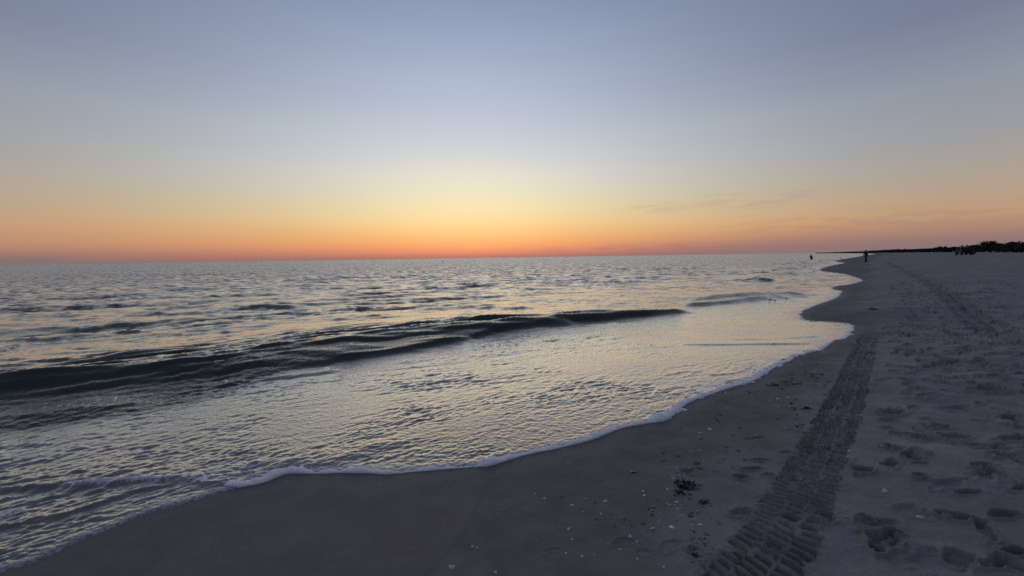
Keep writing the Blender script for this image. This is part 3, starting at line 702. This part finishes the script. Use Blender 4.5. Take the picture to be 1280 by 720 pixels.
named = [
 (792,590,8,0,0,'large pale domed shell lying alone on dark damp sand between foam line and seaweed clump'),
 (565,709,8,0,1,'largest pale shell at the bottom edge of the photo, left of the tyre track'),
 (590,683,6,0,1,'pale domed shell beside a tiny one at the foot of the wet sand scarp'),
 (596,684,3.5,0,1,'tiny shell touching the right side of the pale domed shell near the wet sand scarp'),
 (619,715,6,0,1,'cream shell cut by the bottom edge of the photo, just right of the largest shell'),
 (715,631,5,0,0,'white shell on smooth damp sand below the curve of the foam line'),
 (681,623,5,0,1,'dull cream shell, right one of a close pair on the smooth damp sand'),
 (669,617,4,0,1,'small cream shell, left one of a close pair on the smooth damp sand'),
 (692,646,4,0,2,'grey shell standing up between the close pair and the shell litter'),
 (757,627,5.5,0,1,'cream shell left of the shell litter, level with the seaweed'),
 (805,619,5,0,0,'white twin shell left of the black seaweed clump'),
 (842,598,8,0,2,'broad ring-like grey shell just above the seaweed clump'),
 (846,585,5,1,0,'white narrow shell standing on the low mound above the seaweed'),
 (834,611,5,0,0,'white shell lower left of the black seaweed'),
 (857,618,4.5,1,0,'bright white sliver of shell right under the seaweed'),
 (846,628,5,0,1,'cream shell directly below the seaweed clump'),
 (815,638,5,0,1,'grey cream shell beside a short row of small shells'),
 (839,659,7,0,0,'white shell at the upper edge of a shallow dent in the sand'),
 (815,661,6,0,1,'rounded cream shell left of the white shell on the dent'),
 (876,656,5,0,0,'white shell on the edge of the pebbly patch left of the tyre track'),
 (788,671,5,0,1,'cream shell at the left rim of the shallow dent'),
 (775,687,4.5,0,1,'small cream shell below the left rim of the dent'),
 (797,699,5,1,0,'thin white shell near the bottom edge below the dent'),
 (711,661,4,0,0,'white shell on bare sand below the twin scuffs'),
 (728,696,5,0,1,'cream shell near the bottom edge among scattered flecks'),
 (707,691,4.5,0,1,'cream shell beside an arc scratched in the sand'),
 (874,541,5,0,1,'low grey cream shell on clean sand beyond the large pale shell'),
 (888,537,5,0,0,'white shell on clean sand near the curved black stick'),
 (901,518,5,0,2,'flat grey shell between the foam edge and the curved stick'),
 (711,579,5,0,2,'small grey shell just below the foam line'),
 (622,642,4,0,2,'small dark grey shell left side of the wet sand scarp'),
 (1150,646,6,0,1,'pale flat shell lying under the hollow right of the tyre track'),
 (1107,616,8,0,1,'broad flat pale shell at the end of a scratched ring in dry sand'),
 (1272,712,8,0,2,'grey shell at the lower right corner of the beach'),
 (1062,567,5,0,1,'pale lump of shell on the right edge of the tyre track'),
 (898,516,2.5,0,2,'tiny grey shell at the rim of foam'),
 (984,497,4,0,1,'cream shell in the distant shell litter by the tyre track'),
 (993,480,4,0,0,'white shell in the far litter below the foam cusp'),
 (973,499,4,0,0,'white shell fragment left of the far shell litter'),
 (862,476,2,0,1,''),]
for px, py, sz, k, c_, lb in named:
    if lb: put_shell(px, py, sz, lb, k, c_)
zones = [ # centre, spread, count
 ((852,600),(16,24),44), ((848,640),(20,16),20), ((862,665),(14,22),26), ((800,668),(45,28),26), ((720,670),(60,30),20), ((985,500),(34,22),40),
 ((1005,462),(20,14),14), ((910,545),(45,30),22), ((900,580),(40,26),18), ((600,650),(50,40),10), ((760,620),(60,36),12)]
cnt = 0
for (cx, cy), (sx, sy), n_ in zones:
    for k in range(n_):
        if cnt >= 245: break
        px = random.gauss(cx, sx*.7); py = random.gauss(cy, sy*.7)
        if py > 735: continue
        g = ground(px, py)
        if shore_dist(g[None, :2])[0] < .25: continue
        put_shell(px, py, random.choice([1.6, 1.9, 2.2, 2.6, 3.2]), 'tiny shell fragment scattered among others on the damp sand', random.choice([0, 0, 1, 2]), random.choice([0, 0, 1, 1, 2]), 'tiny shell fragments strewn along the damp sand')
        cnt += 1
def weed(name, px, py, wpx, hpx, label, cat, n=26, flat=.35, mat=M_weed, group=None):
    g = ground(px, py); z, _ = zat(g[0], g[1]); d = math.hypot(g[0], g[1], CAM_Z-z); L = wpx*d/FPX; D = min(hpx*d*d/(1.4*FPX), L)
    r = random.Random(px); V = []; F = []
    for b in range(n):
        p = Vector((r.gauss(0, L*.22), r.gauss(0, D*.2), r.uniform(.0, L*.12*flat))); a = r.uniform(0, 6.28); wd = r.uniform(.03, .08)*L; ns = 7
        for s_ in range(ns):
            t = s_/(ns-1); ww = wd*(1-.75*t)*(1 if s_ else .5); dr = Vector((math.cos(a), math.sin(a), 0)); nr = Vector((-dr.y, dr.x, 0))
            zz = max(p.z, 0.001)
            for (su, sz) in ((1, 0), (0, .7), (-1, 0), (0, -.7)): V.append((p.x+nr.x*ww*su, p.y+nr.y*ww*su, zz+ww*sz))
            if s_:
                o = len(V)-8
                for q in range(4): F.append((o+q, o+(q+1) % 4, o+4+(q+1) % 4, o+4+q))
            else: o = len(V)-4; F.append((o+3, o+2, o+1, o))
            if s_ == ns-1: o = len(V)-4; F.append((o, o+1, o+2, o+3))
            a += r.gauss(0, .6); p = p+Vector((math.cos(a)*L*.032, math.sin(a)*L*.032*(D/L+.3), r.gauss(0, L*.035*flat)))
    o = link(name, mesh_from(V, F), mat); o.location = (g[0], g[1], z+.002); tag(o, label, cat, group)
weed('seaweed_clump', 858, 608, 26, 15, 'ragged black seaweed clump among white shells', 'seaweed', 46, .9)
weed('seaweed_clump', 852, 616, 22, 6, 'low black strand of seaweed trailing from the ragged clump', 'seaweed', 18, .4)
weed('seaweed_clump', 871, 580, 8, 7, 'compact black lump of seaweed right of the sand mound', 'seaweed', 22, .9)
weed('seaweed_clump', 880, 628, 16, 7, 'flat dark seaweed lump at the edge of the drier sand', 'seaweed', 26, .5)
weed('seaweed_clump', 866, 694, 14, 12, 'small tangled nest of dark seaweed left of the tyre track', 'seaweed', 22, .4)
weed('seaweed_clump', 1008, 511, 10, 8, 'black weed lump beside the middle of the tyre track', 'seaweed', 24, 1.)
weed('seaweed_clump', 1092, 387, 10, 3, 'lone dark weed lump far up the beach', 'seaweed', 26, .5)
weed('seaweed_clump', 969, 482, 13, 4, 'dark flattened weed left of the far shell litter', 'seaweed', 18, .4)
weed('seaweed_clump', 990, 480, 10, 4, 'dark weed shred right in the far shell litter', 'seaweed', 14, .4)
weed('seaweed_clump', 862, 590, 14, 4, 'thin dark weed shreds between the mound and the clump', 'seaweed', 12, .4)
bit_src = []
for k in range(4):
    weed('weed_scrap', 700+k, 600, 9, 6, 'x', 'x', 9, .5); b0 = COL.objects[-1]; bit_src.append(b0.data); bpy.data.objects.remove(b0)
for k in range(140):
    cx, cy, sx, sy = random.choice([(862,585,14,20),(868,640,10,26),(872,682,10,18),(985,495,26,14),(1000,520,12,14),(905,560,26,20),(1010,470,14,10),(800,655,30,22),(925,575,20,16)])
    g = ground(random.gauss(cx, sx), random.gauss(cy, sy)); z, _ = zat(g[0], g[1]); d = math.hypot(g[0], g[1], 1.4)
    o = bpy.data.objects.new('weed_scrap', bit_src[k % 4]); COL.objects.link(o); q_ = random.choice([.35, .5, .7, .9])*max(1, d/3.2)*.8
    o.location = (g[0], g[1], z+.001); o.scale = (q_, q_, q_); o.rotation_euler = (0, 0, random.uniform(0, 6.28))
    tag(o, 'small dark scrap of weed among the shells left of the tyre track', 'seaweed', 'dark weed scraps scattered left of the tyre track')
def stick(px, a_px, curve, label, thick=.004):
    g = ground(*px); g2 = ground(*a_px); z, _ = zat(g[0], g[1]); L = math.hypot(g2[0]-g[0], g2[1]-g[1]); ang = math.atan2(g2[1]-g[1], g2[0]-g[0])
    V = []; F = []; n = 12; m_ = 6
    for i in range(n):
        t = i/(n-1); r = thick*(1-.5*t)*(1+.2*math.sin(i*2.1)); c_ = curve*math.sin(t*math.pi)
        for j in range(m_):
            a = j/m_*6.283; V.append((t*L, c_+r*math.cos(a), r*math.sin(a)+thick*.6+.3*thick*math.sin(i)))
    for i in range(n-1):
        for j in range(m_): F.append((i*m_+j, i*m_+(j+1) % m_, (i+1)*m_+(j+1) % m_, (i+1)*m_+j))
    F.append(tuple(range(m_))[::-1]); F.append(tuple((n-1)*m_+j for j in range(m_)))
    o = link('stick', mesh_from(V, F), M_wood); o.location = (g[0], g[1], z); o.rotation_euler = (0, 0, ang); tag(o, label, 'stick')
stick((895, 524), (899, 534), .03, 'short curved black stick on clean sand near the foam edge', .007)
stick((907, 559), (917, 562), .004, 'short straight black twig lying flat above the scuffed sand', .006)
stick((821, 626), (833, 632), .003, 'thin broken twig left of the seaweed clump', .003)

# ------------------------------------------------------------------ birds
M_bird = simple('feather', (.05, .045, .04), .8, .4, 40); M_beak = simple('beak', (.02, .018, .015), .5, .1)
M_white = simple('pale_feather', (.30, .29, .28), .8, .2, 40)
def ellipsoid(c, r, seg=16, rings=10, rot=None):
    bm = bmesh.new(); bmesh.ops.create_uvsphere(bm, u_segments=seg, v_segments=rings, radius=1)
    for v in bm.verts:
        q = Vector((v.co.x*r[0], v.co.y*r[1], v.co.z*r[2]))
        if rot: q = rot @ q
        v.co = q+Vector(c)
    return bm
def bm_obj(name, bms, mat, parent=None, smooth_=True):
    me = bpy.data.meshes.new(name); out = bmesh.new()
    for b in bms:
        t = bpy.data.meshes.new('t'); b.to_mesh(t); out.from_mesh(t); bpy.data.meshes.remove(t); b.free()
    out.to_mesh(me); out.free(); me.polygons.foreach_set('use_smooth', [smooth_]*len(me.polygons))
    return link(name, me, mat, parent)
def tube(pts, rads, m_=8):
    bm = bmesh.new(); rings = []
    pts = [Vector(p) for p in pts]
    for i, p in enumerate(pts):
        d = (pts[min(i+1, len(pts)-1)]-pts[max(i-1, 0)]).normalized(); q = d.to_track_quat('Z', 'Y')
        rings.append([bm.verts.new(p+q @ Vector((rads[i]*math.cos(a/m_*6.283), rads[i]*math.sin(a/m_*6.283), 0))) for a in range(m_)])
    for i in range(len(rings)-1):
        for a in range(m_): bm.faces.new((rings[i][a], rings[i][(a+1) % m_], rings[i+1][(a+1) % m_], rings[i+1][a]))
    bm.faces.new(rings[0][::-1]); bm.faces.new(rings[-1]); return bm
def bird(px, py, height, rz, label, peck=0.):
    p = on_plane(px, py, .005); z = wz(p[0], p[1])
    r = empty('shorebird', (p[0], p[1], z), rz); s = height/.19
    neck = [(.0, 0, .11), (.03, 0, .12), (.055, 0, .135-.07*peck), (.075+.01*peck, 0, .158-.12*peck), (.085+.012*peck, 0, .165-.13*peck)]
    body = tube([(-.105, 0, .105), (-.08, 0, .108), (-.05, 0, .112), (-.015, 0, .108), (.02, 0, .11), (.045, 0, .123-.04*peck), (.066, 0, .143-.09*peck), (.082, 0, .163-.125*peck), (.095, 0, .168-.135*peck), (.105, 0, .166-.14*peck)],
                [.003, .012, .026, .034, .031, .022, .015, .018, .016, .005], 10)
    o = bm_obj('body', [body], M_bird, r)
    hx, hz = .103, .166-.138*peck
    bm_obj('beak', [tube([(hx, 0, hz), (hx+.02, 0, hz-.004-.02*peck), (hx+.04, 0, hz-.01-.035*peck)], [.0045, .003, .001], 6)], M_beak, r)
    for sgn in (1, -1):
        bm_obj('leg', [tube([(-.005, sgn*.012, .085), (.012, sgn*.013, .045), (0, sgn*.013, -.01)], [.004, .003, .003], 6)], M_beak, r)
        bm_obj('wing', [tube([(.03, sgn*.02, .115), (-.02, sgn*.029, .117), (-.07, sgn*.018, .112), (-.125, sgn*.004, .103)], [.006, .016, .012, .002], 8)], M_bird, r)
    r.scale = (s, s, s); tag(r, label, 'bird', 'shorebirds feeding in the wash')
bird(963, 377.5, .12, 2.6, 'dark shorebird leaning down, leftmost of the small flock at the water edge', 1.)
bird(968.5, 378, .115, .4, 'dark shorebird pecking low, middle of the small flock at the water edge', .9)
bird(983, 375, .11, 3.3, 'hunched dark shorebird on its own right of the other two in the wash', .25)
bird(1017, 341.2, .2, .3, 'lone dark bird standing in the bright distant wash near the anglers', 0.)

# ------------------------------------------------------------------ people
def skin_mesh(name, J, E, mat, parent, root=0, sub=2):
    me = bpy.data.meshes.new(name); me.from_pydata([j[:3] for j in J], E, []); me.update()
    o = link(name, me, mat, parent)
    sm = o.modifiers.new('skin', 'SKIN'); sm.use_smooth_shade = True
    for i, j in enumerate(J):
        rr = j[3]; me.skin_vertices[0].data[i].radius = rr if isinstance(rr, tuple) else (rr, rr)
        me.skin_vertices[0].data[i].use_root = (i == root)
    o.modifiers.new('sub', 'SUBSURF').levels = sub; o.modifiers['sub'].render_levels = sub
    return o
M_skin = simple('skin', (.30, .19, .14), .6, .1); M_black = simple('black_cloth', (.012, .012, .014), .9, .3, 30)
M_navy = simple('navy_cloth', (.016, .018, .026), .9, .3, 30); M_grey = simple('grey_cloth', (.085, .085, .092), .9, .2, 30)
M_pale = simple('pale_cloth', (.62, .60, .62), .9, .15, 30); M_hair = simple('hair', (.015, .012, .01), .8, .3, 60)
def person(loc, rz, h, lean, arms, legs, shirt, trousers, shoe, label, hat=True, sit=False, sleeves=True):
    """body facing +X; arms: per side list of (shoulder,elbow,hand) offsets; legs: per side (hip, knee, ankle, toe)"""
    r = empty('person', loc, rz); k = h/1.75; r.scale = (k, k, k)
    hipz = legs[0][0][2]
    def up_(t, y=0., f=0.):                   # a point t metres above the hips on the leaning spine
        return (math.sin(lean)*t+f, y, hipz+math.cos(lean)*t)
    J = []; E = []
    def add(p, rad, par=None):
        J.append((*p, rad)); i = len(J)-1
        if par is not None: E.append((par, i))
        return i
    pel = add(up_(.02), (.15, .11)); wa = add(up_(.18), (.125, .095), pel); che = add(up_(.38), (.15, .11), wa); nb = add(up_(.52), (.07, .06), che)
    nk = add(up_(.60), .052, nb); hd = add(up_(.68, 0, .02), (.078, .09), nk); ht = add(up_(.79, 0, .015), (.062, .075), hd)
    for sgn, (sh, el, ha) in zip((1, -1), arms):
        s_ = add(up_(.46, sgn*.17), .058, che); e_ = add(el, .042, s_); w_ = add(ha, .030, e_)
        d = (Vector(ha)-Vector(el)).normalized(); pm = Vector(ha)+d*.06; a = add(tuple(pm), (.035, .018), w_)
        for q in range(4): add(tuple(pm+d*(.07-.008*abs(q-1))+Vector((.0, (q-1.5)*.018, -.01))), .009, a)
        add(tuple(pm+d*.02+Vector((.04, 0, .01))), .010, w_)
    for sgn, L in zip((1, -1), legs):
        hp = add(L[0], .085, pel); kn = add(L[1], .056, hp); an = add(L[2], .038, kn); to = add(L[3], .034, an)
    skin_mesh('body', J, E, M_skin, r)
    # face
    c = Vector(up_(.70, 0, .02)); f = Vector((1, 0, 0))
    bm_obj('nose', [ellipsoid(c+Vector((.095, 0, -.01)), (.016, .012, .022), 8, 6)], M_skin, r)
    for sgn in (1, -1):
        bm_obj('eye', [ellipsoid(c+Vector((.082, sgn*.03, .018)), (.010, .012, .008), 8, 6)], M_white, r)
        bm_obj('ear', [ellipsoid(c+Vector((-.005, sgn*.082, -.005)), (.016, .008, .03), 8, 6)], M_skin, r)
    bm_obj('mouth', [ellipsoid(c+Vector((.086, 0, -.048)), (.008, .026, .006), 8, 6)], M_hair, r)
    bm_obj('hair', [ellipsoid(c+Vector((-.025, 0, .035)), (.095, .088, .10), 16, 10)], M_hair, r)
    if hat:
        hb = bm_obj('cap', [ellipsoid(c+Vector((-.005, 0, .075)), (.112, .098, .065), 16, 10), ellipsoid(c+Vector((.12, 0, .055)), (.075, .07, .010), 14, 6)], M_black, r)
    # clothes
    J2 = []; E2 = []
    def a2(p, rad, par=None):
        J2.append((*p, rad)); i = len(J2)-1
        if par is not None: E2.append((par, i))
        return i
    p0 = a2(up_(-.06), (.185, .145)); p1 = a2(up_(.15), (.165, .13), p0); p2 = a2(up_(.36), (.185, .14), p1); a2(up_(.53), (.085, .075), p2)
    for sgn, (sh, el, ha) in zip((1, -1), arms):
        s_ = a2(up_(.46, sgn*.18), .078, p2); e_ = a2(el, .060, s_)
        if sleeves: a2(ha, .042, e_)
    skin_mesh('jacket', J2, E2, shirt, r)
    J3 = [(*up_(.02), (.165, .125))]; E3 = []
    for sgn, L in zip((1, -1), legs):
        i = len(J3); J3 += [(*L[0], .105), (*L[1], .076), (*L[2], .060)]; E3 += [(0, i), (i, i+1), (i+1, i+2)]
    skin_mesh('trousers', J3, E3, trousers, r)
    for sgn, L in zip((1, -1), legs):
        a = Vector(L[2]); t = Vector(L[3])
        bm_obj('boot', [tube([a+Vector((0, 0, .24)), a+Vector((0, 0, .1)), a, a+Vector((0, 0, -.05))], [.072, .066, .06, .05], 10),
                        tube([a+Vector((-.05, 0, -.045)), (a+t)/2+Vector((0, 0, -.02)), t+Vector((.02, 0, -.005))], [.042, .048, .03], 10)], shoe, r)
    tag(r, label, 'person'); return r
STAND = lambda w: [((0, w, .93), (.015, w*1.05, .50), (0, w*1.05, .09), (.14, w*1.2, .035)), ((0, -w, .93), (.015, -w*1.05, .50), (0, -w*1.05, .09), (.14, -w*1.2, .035))]
g = ground(1082.3, 327.6); z_, _ = zat(g[0], g[1])
pa = person((g[0], g[1], z_), R(95), 1.82, R(6), [(0, (.06, .33, 1.16), (.20, .24, 1.00)), (0, (.05, -.30, 1.14), (.16, -.34, .96))], STAND(.085),
       M_black, M_grey, M_black, 'person in dark jacket and cap standing on the sand with elbows out')
# pale bag in the hand
bg = empty('bag', (g[0]+.42, g[1]-.03, z_+.80)); 
bm_obj('pouch', [ellipsoid((0, 0, 0), (.10, .06, .12))], simple('pale_canvas', (.55, .53, .5), .8, .15), bg)
bm_obj('strap', [tube([(-.06, 0, .1), (-.05, 0, .17), (0, 0, .2), (.05, 0, .17), (.06, 0, .1)], [.008]*5, 6)], M_grey, bg)
tag(bg, 'small pale bag held at the hip of the person on the sand', 'bag')
p = on_plane(1014.3, 327.8, 0); 
person((p[0], p[1], -.16), R(200), 1.85, R(16), [(0, (.22, .24, 1.20), (.44, .12, 1.22)), (0, (.16, -.26, 1.12), (.40, -.12, 1.16))], STAND(.09),
       M_navy, M_black, M_black, 'person wading in the shallows, bent forward with both hands held in front', hat=False)

# ------------------------------------------------------------------ beach buggy, riders and trailer far up the beach
M_dark = simple('dark_paint', (.018, .017, .018), .5, .2, 6); M_tyre = simple('rubber', (.012, .012, .012), .9, .2, 20); M_red = simple('dark_red_paint', (.07, .012, .012), .5, .2, 6)
M_metal = simple('dull_metal', (.12, .12, .13), .5, .2, 12, metal=.4)
def box(c, s, bev=.02):
    bm = bmesh.new(); bmesh.ops.create_cube(bm, size=1)
    for v in bm.verts: v.co = Vector((c[0]+v.co.x*s[0], c[1]+v.co.y*s[1], c[2]+v.co.z*s[2]))
    if bev: bmesh.ops.bevel(bm, geom=bm.edges[:], offset=bev, segments=2, affect='EDGES')
    return bm
def wheel(parent, x, y, r, w):
    e_ = bm_obj('wheel', [], M_tyre, parent); prof = [(-.5, .62), (-.5, .88), (-.38, .98), (0, 1), (.38, .98), (.5, .88), (.5, .62), (.3, .55), (-.3, .55)]
    def lathe(prof_, rr, ww, n=28, knob=False):
        bm = bmesh.new(); R_ = []
        for i in range(n):
            a = i/n*6.283; k_ = 1.0
            R_.append([bm.verts.new((rr*q*(1.03 if knob and i % 2 and q > .95 else 1)*math.cos(a), t*ww, rr*q*(1.03 if knob and i % 2 and q > .95 else 1)*math.sin(a))) for t, q in prof_])
        m_ = len(prof_)
        for i in range(n):
            for j in range(m_): bm.faces.new((R_[i][j], R_[i][(j+1) % m_], R_[(i+1) % n][(j+1) % m_], R_[(i+1) % n][j]))
        bmesh.ops.recalc_face_normals(bm, faces=bm.faces[:]); return bm
    bm_obj('tyre', [lathe(prof, r, w, 28, True)], M_tyre, e_)
    bm_obj('rim', [lathe([(-.35, .08), (-.42, .56), (.42, .56), (.35, .08)], r, w, 20)], M_metal, e_)
    e_.location = (x, y, r)
g = ground(1204.5, 318.6); z_, _ = zat(g[0], g[1]); VEH = (g[0], g[1], z_)
dist = math.hypot(g[0], g[1]); print('buggy at', g, dist)
view = math.atan2(g[1], g[0])
k_ = (13.6*g[1]/FPX)/1.72                                      # size read from the photo at that distance
print('buggy scale', k_)
HD = view+R(20)
v = empty('beach_buggy', VEH, HD); v.scale = (k_,)*3
bm_obj('body', [box((0, 0, .52), (1.9, 1.1, .30), .06), box((.72, 0, .74), (.62, 1.1, .26), .08), box((-.8, 0, .78), (.66, 1.2, .22), .05)], M_dark, v)
for sx in (-.78, .78):
    for sy in (-.55, .55): wheel(v, sx, sy, .32, .26)
for sy in (-.28, .28):
    s_ = bm_obj('seat', [box((-.15, sy, .72), (.46, .46, .12), .04), box((-.38, sy, .98), (.12, .44, .5), .04)], M_black, v)
for sx in (-.55, .42):
    bm_obj('roll_bar', [tube([(sx, -.56, .6), (sx+.02, -.55, .95), (sx+.06, -.5, 1.30), (sx+.06, .5, 1.30), (sx+.02, .55, .95), (sx, .56, .6)], [.028]*6, 8)], M_dark, v)

st = bm_obj('steering_wheel', [tube([(.25+.04*math.cos(a), .28+.17*math.sin(a), .98+.15*math.cos(a)) for a in [i/14*6.283 for i in range(15)]], [.014]*15, 6)], M_black, v)
for sy in (-.38, .38): bm_obj('headlight', [ellipsoid((1.04, sy, .74), (.03, .09, .06), 12, 8)], M_metal, v)
SITL = [((-.02, .09, .10), (.42, .10, .16), (.50, .10, -.26), (.62, .11, -.31)), ((-.02, -.09, .10), (.42, -.10, .16), (.50, -.10, -.26), (.62, -.11, -.31))]
for sy, lb in ((-.28, 'rider in a pale shirt on the near seat of the dark buggy'), (.28, 'rider in a pale shirt at the wheel of the dark buggy, farther seat')):
    person((VEH[0]+(-.15*math.cos(HD)-sy*math.sin(HD))*k_, VEH[1]+(-.15*math.sin(HD)+sy*math.cos(HD))*k_, VEH[2]+.74*k_), HD, 1.72*k_/1.05, R(-3), [(0, (.10, .22, .38), (.34, .16, .36)), (0, (.10, -.22, .38), (.34, -.16, .36))], SITL, M_pale, M_black, M_black, lb, hat=False, sleeves=False)
g2_ = ground(1213.6, 318.2); tr = empty('trailer', (g2_[0], g2_[1], zat(g2_[0], g2_[1])[0]), view-R(60)); tr.scale = (k_*.7,)*3
bm_obj('bin', [box((.15, 0, .50), (1.15, .95, .36), .05)], M_red, tr)
bm_obj('cover', [tube([(-.38, 0, .68), (-.15, 0, .78), (.15, 0, .88), (.42, 0, .80), (.66, 0, .68)], [.06, .22, .30, .24, .05], 12)], M_black, tr)
bm_obj('drawbar', [tube([(-.95, 0, .30), (-.7, 0, .40), (-.4, 0, .42)], [.03, .03, .03], 8)], M_metal, tr)
for sy in (-.5, .5): wheel(tr, .15, sy, .27, .18)
tag(v, 'dark open beach buggy carrying two riders in front of the black dune scrub', 'buggy'); tag(tr, 'small dark red covered trailer parked right beside the buggy on the far sand', 'trailer')

# ------------------------------------------------------------------ buoy
p = on_plane(553.5, 328.0, 0)
b_ = empty('marker_buoy', (p[0], p[1], 0)); b_.scale = (.75,)*3
bm_obj('float', [tube([(0, 0, -.3), (0, 0, 0), (0, 0, .35), (0, 0, .5)], [.3, .4, .38, .15], 14)], M_dark, b_)
bm_obj('mast', [tube([(0, 0, .45), (0, 0, 1.1)], [.07, .05], 8)], M_dark, b_)
bm_obj('topmark', [ellipsoid((0, 0, 1.2), (.16, .16, .16))], M_dark, b_)
tag(b_, 'tiny dark marker buoy far out on the sea under the brightest sky', 'buoy')

# ------------------------------------------------------------------ dune scrub
M_leaf = MT('leaf'); p_ = M_leaf.n('ShaderNodeBsdfPrincipled'); nz_ = M_leaf.noise(M_leaf.pos(obj=True), 1.3, 3)
M_leaf.l(M_leaf.mix(nz_, (.012, .016, .009), (.040, .046, .024)), p_.inputs['Base Color']); p_.inputs['Roughness'].default_value = .8; M_leaf.l(p_.outputs[0], M_leaf.out.inputs[0]); M_leaf = M_leaf.m
M_bark = simple('bark', (.05, .042, .035), .9, .3, 5)
def leaf_cloud(centres, n, leaf, seed, V=None, F=None, spiky=0.):
    r = np.random.default_rng(seed); V = [] if V is None else V; F = [] if F is None else F
    for k in range(n):
        c, rad = centres[r.integers(len(centres))]
        d = r.normal(size=3); d /= np.linalg.norm(d); rr = rad*r.random()**.45*(1+spiky*max(0, r.normal()))
        p = np.array(c)+d*rr*np.array([1, 1, .8]); p[2] = max(p[2], .05)
        a = r.normal(size=3); a /= np.linalg.norm(a); b = np.cross(a, r.normal(size=3)); b /= np.linalg.norm(b); s = leaf*r.uniform(.6, 1.5)
        o = len(V); V += [p-a*s, p+b*s*.45, p+a*s, p-b*s*.45]; F.append((o, o+1, o+2, o+3))
    return V, F
def bush_variant(seed, w, h, spiky):
    r = random.Random(seed); cs = []
    for k in range(16):
        a = r.uniform(0, 6.28); q = r.random()**.6*w*.36; zz = r.uniform(.22, .78)*h*(1-.35*(q/(w*.36))**2)
        cs.append(((math.cos(a)*q, math.sin(a)*q, zz), r.uniform(.16, .27)*h))
    V, F = leaf_cloud(cs, 2600, .16, seed, spiky=spiky)
    crown = mesh_from(V, F, False); crown.materials.append(M_leaf)
    bms = []
    for k in range(6):
        a = k*1.05+r.uniform(-.3, .3); c = cs[k][0]
        bms.append(tube([(math.cos(a)*.08, math.sin(a)*.08, -.3), (c[0]*.3, c[1]*.3, c[2]*.45), (c[0]*.7, c[1]*.7, c[2]*.8), c], [.10, .07, .045, .02], 6))
    o = bm_obj('trunk', bms, M_bark); tr_me = o.data; bpy.data.objects.remove(o); return crown, tr_me
BV = [bush_variant(s, w, h, sp) for s, w, h, sp in [(1, 6., 3.4, .10), (2, 5., 3.0, .15), (3, 6.5, 3.0, .08), (4, 5.2, 3.6, .28)]]
def bush(x, y, sc, szz, k, label, group=None, name='dune_bush', cat='bush'):
    z = float(base_z(shore_dist(np.array([[x, y]])))[0])
    o = empty(name, (x, y, z-.1), random.uniform(0, 6.28)); o.scale = (sc, sc, sc*szz)
    for nm, me in (('crown', BV[k][0]), ('trunk', BV[k][1])):
        c = bpy.data.objects.new(nm, me); COL.objects.link(c); c.parent = o
    tag(o, label, cat, group)
def at_px(x, d):
    r_ = ray(x, hor(x)); t = d/r_[1]; return r_[0]*t, d
# skyline: photo x, depth, height of the scrub's top above the horizon in px
sky_x = [1018, 1040, 1060, 1080, 1100, 1130, 1150, 1163, 1175, 1188, 1200, 1215, 1228, 1232, 1246, 1250, 1262, 1272, 1290, 1340]
sky_d = [1450, 1200, 950, 800, 620, 480, 400, 350, 310, 280, 255, 225, 195, 190, 170, 165, 150, 140, 125, 105]
sky_h = [.9, 1.2, 1.8, 2.3, 3.2, 4.0, 4.8, 5.2, 7.4, 7.0, 7.0, 8.4, 10.5, 13, 13.5, 11.5, 11.5, 12.8, 12.5, 12]
pos_x = 1340.; nb = 0
FG = 'dark scrub bushes along the dune behind the beach'
while pos_x > 1128:
    d = float(np.interp(pos_x, sky_x, sky_d)); hp = float(np.interp(pos_x, sky_x, sky_h))
    for rowd in (0., 1.):
        dd = d*(1+.04*rowd)+random.uniform(-3, 3); x, y = at_px(pos_x+random.uniform(-1, 1), dd)
        gz = float(base_z(shore_dist(np.array([[x, y]])))[0]); H = max(hp*d/FPX*random.uniform(.80, 1.08)+(CAM_Z-gz), 1.2)
        k = random.randrange(4); tall = 1230 <= pos_x <= 1247
        if tall: k = 3
        sc = H/[3.4, 3.0, 3.0, 3.6][k]
        bush(x, y, sc, .98, k, 'low black scrub bush in the unbroken line along the dune', FG); nb += 1
    pos_x -= max(2.6*sc*FPX/d*.85, 1.6)
print('bushes', nb)
for px, dd, hp, lb in [(1238, 172, 15.2, 'tallest spiky dark bush standing above the dune scrub near the right edge'), (1178, 300, 7.8, 'rounded dark bush making the first hump left of the buggy'),
                       (1270, 138, 14., 'broad dark bush at the right edge of the photo')]:
    x, y = at_px(px, dd); gz = float(base_z(shore_dist(np.array([[x, y]])))[0]); H = hp*dd/FPX+(CAM_Z-gz); bush(x, y, H/3.6, 1, 3, lb)
# the far wood, one mass
Vf, Ff = [], []
rf = np.random.default_rng(5); px = 1132.
while px > 1020:
    d = float(np.interp(px, sky_x, sky_d)); hp = float(np.interp(px, sky_x, sky_h)); H = hp*d/FPX+.5
    for q in range(3):
        x, y = at_px(px+rf.normal()*.6, d*(1+.03*q)); z = float(base_z(shore_dist(np.array([[x, y]])))[0])
        z = max(z, .1); hh = H*rf.uniform(.75, 1.08)
        cs = [((x+rf.normal()*hh*.6, y+rf.normal()*hh*.6, z+hh*rf.uniform(.15, .8)), hh*.3) for _ in range(5)]
        leaf_cloud(cs, 150, hh*.10, int(px*10+q), Vf, Ff)
    px -= .55
o = link('far_wood', mesh_from(Vf, Ff, False), M_leaf); tag(o, 'far low wood reading as a thin dark strip along the curving coast', None, None, 'stuff')
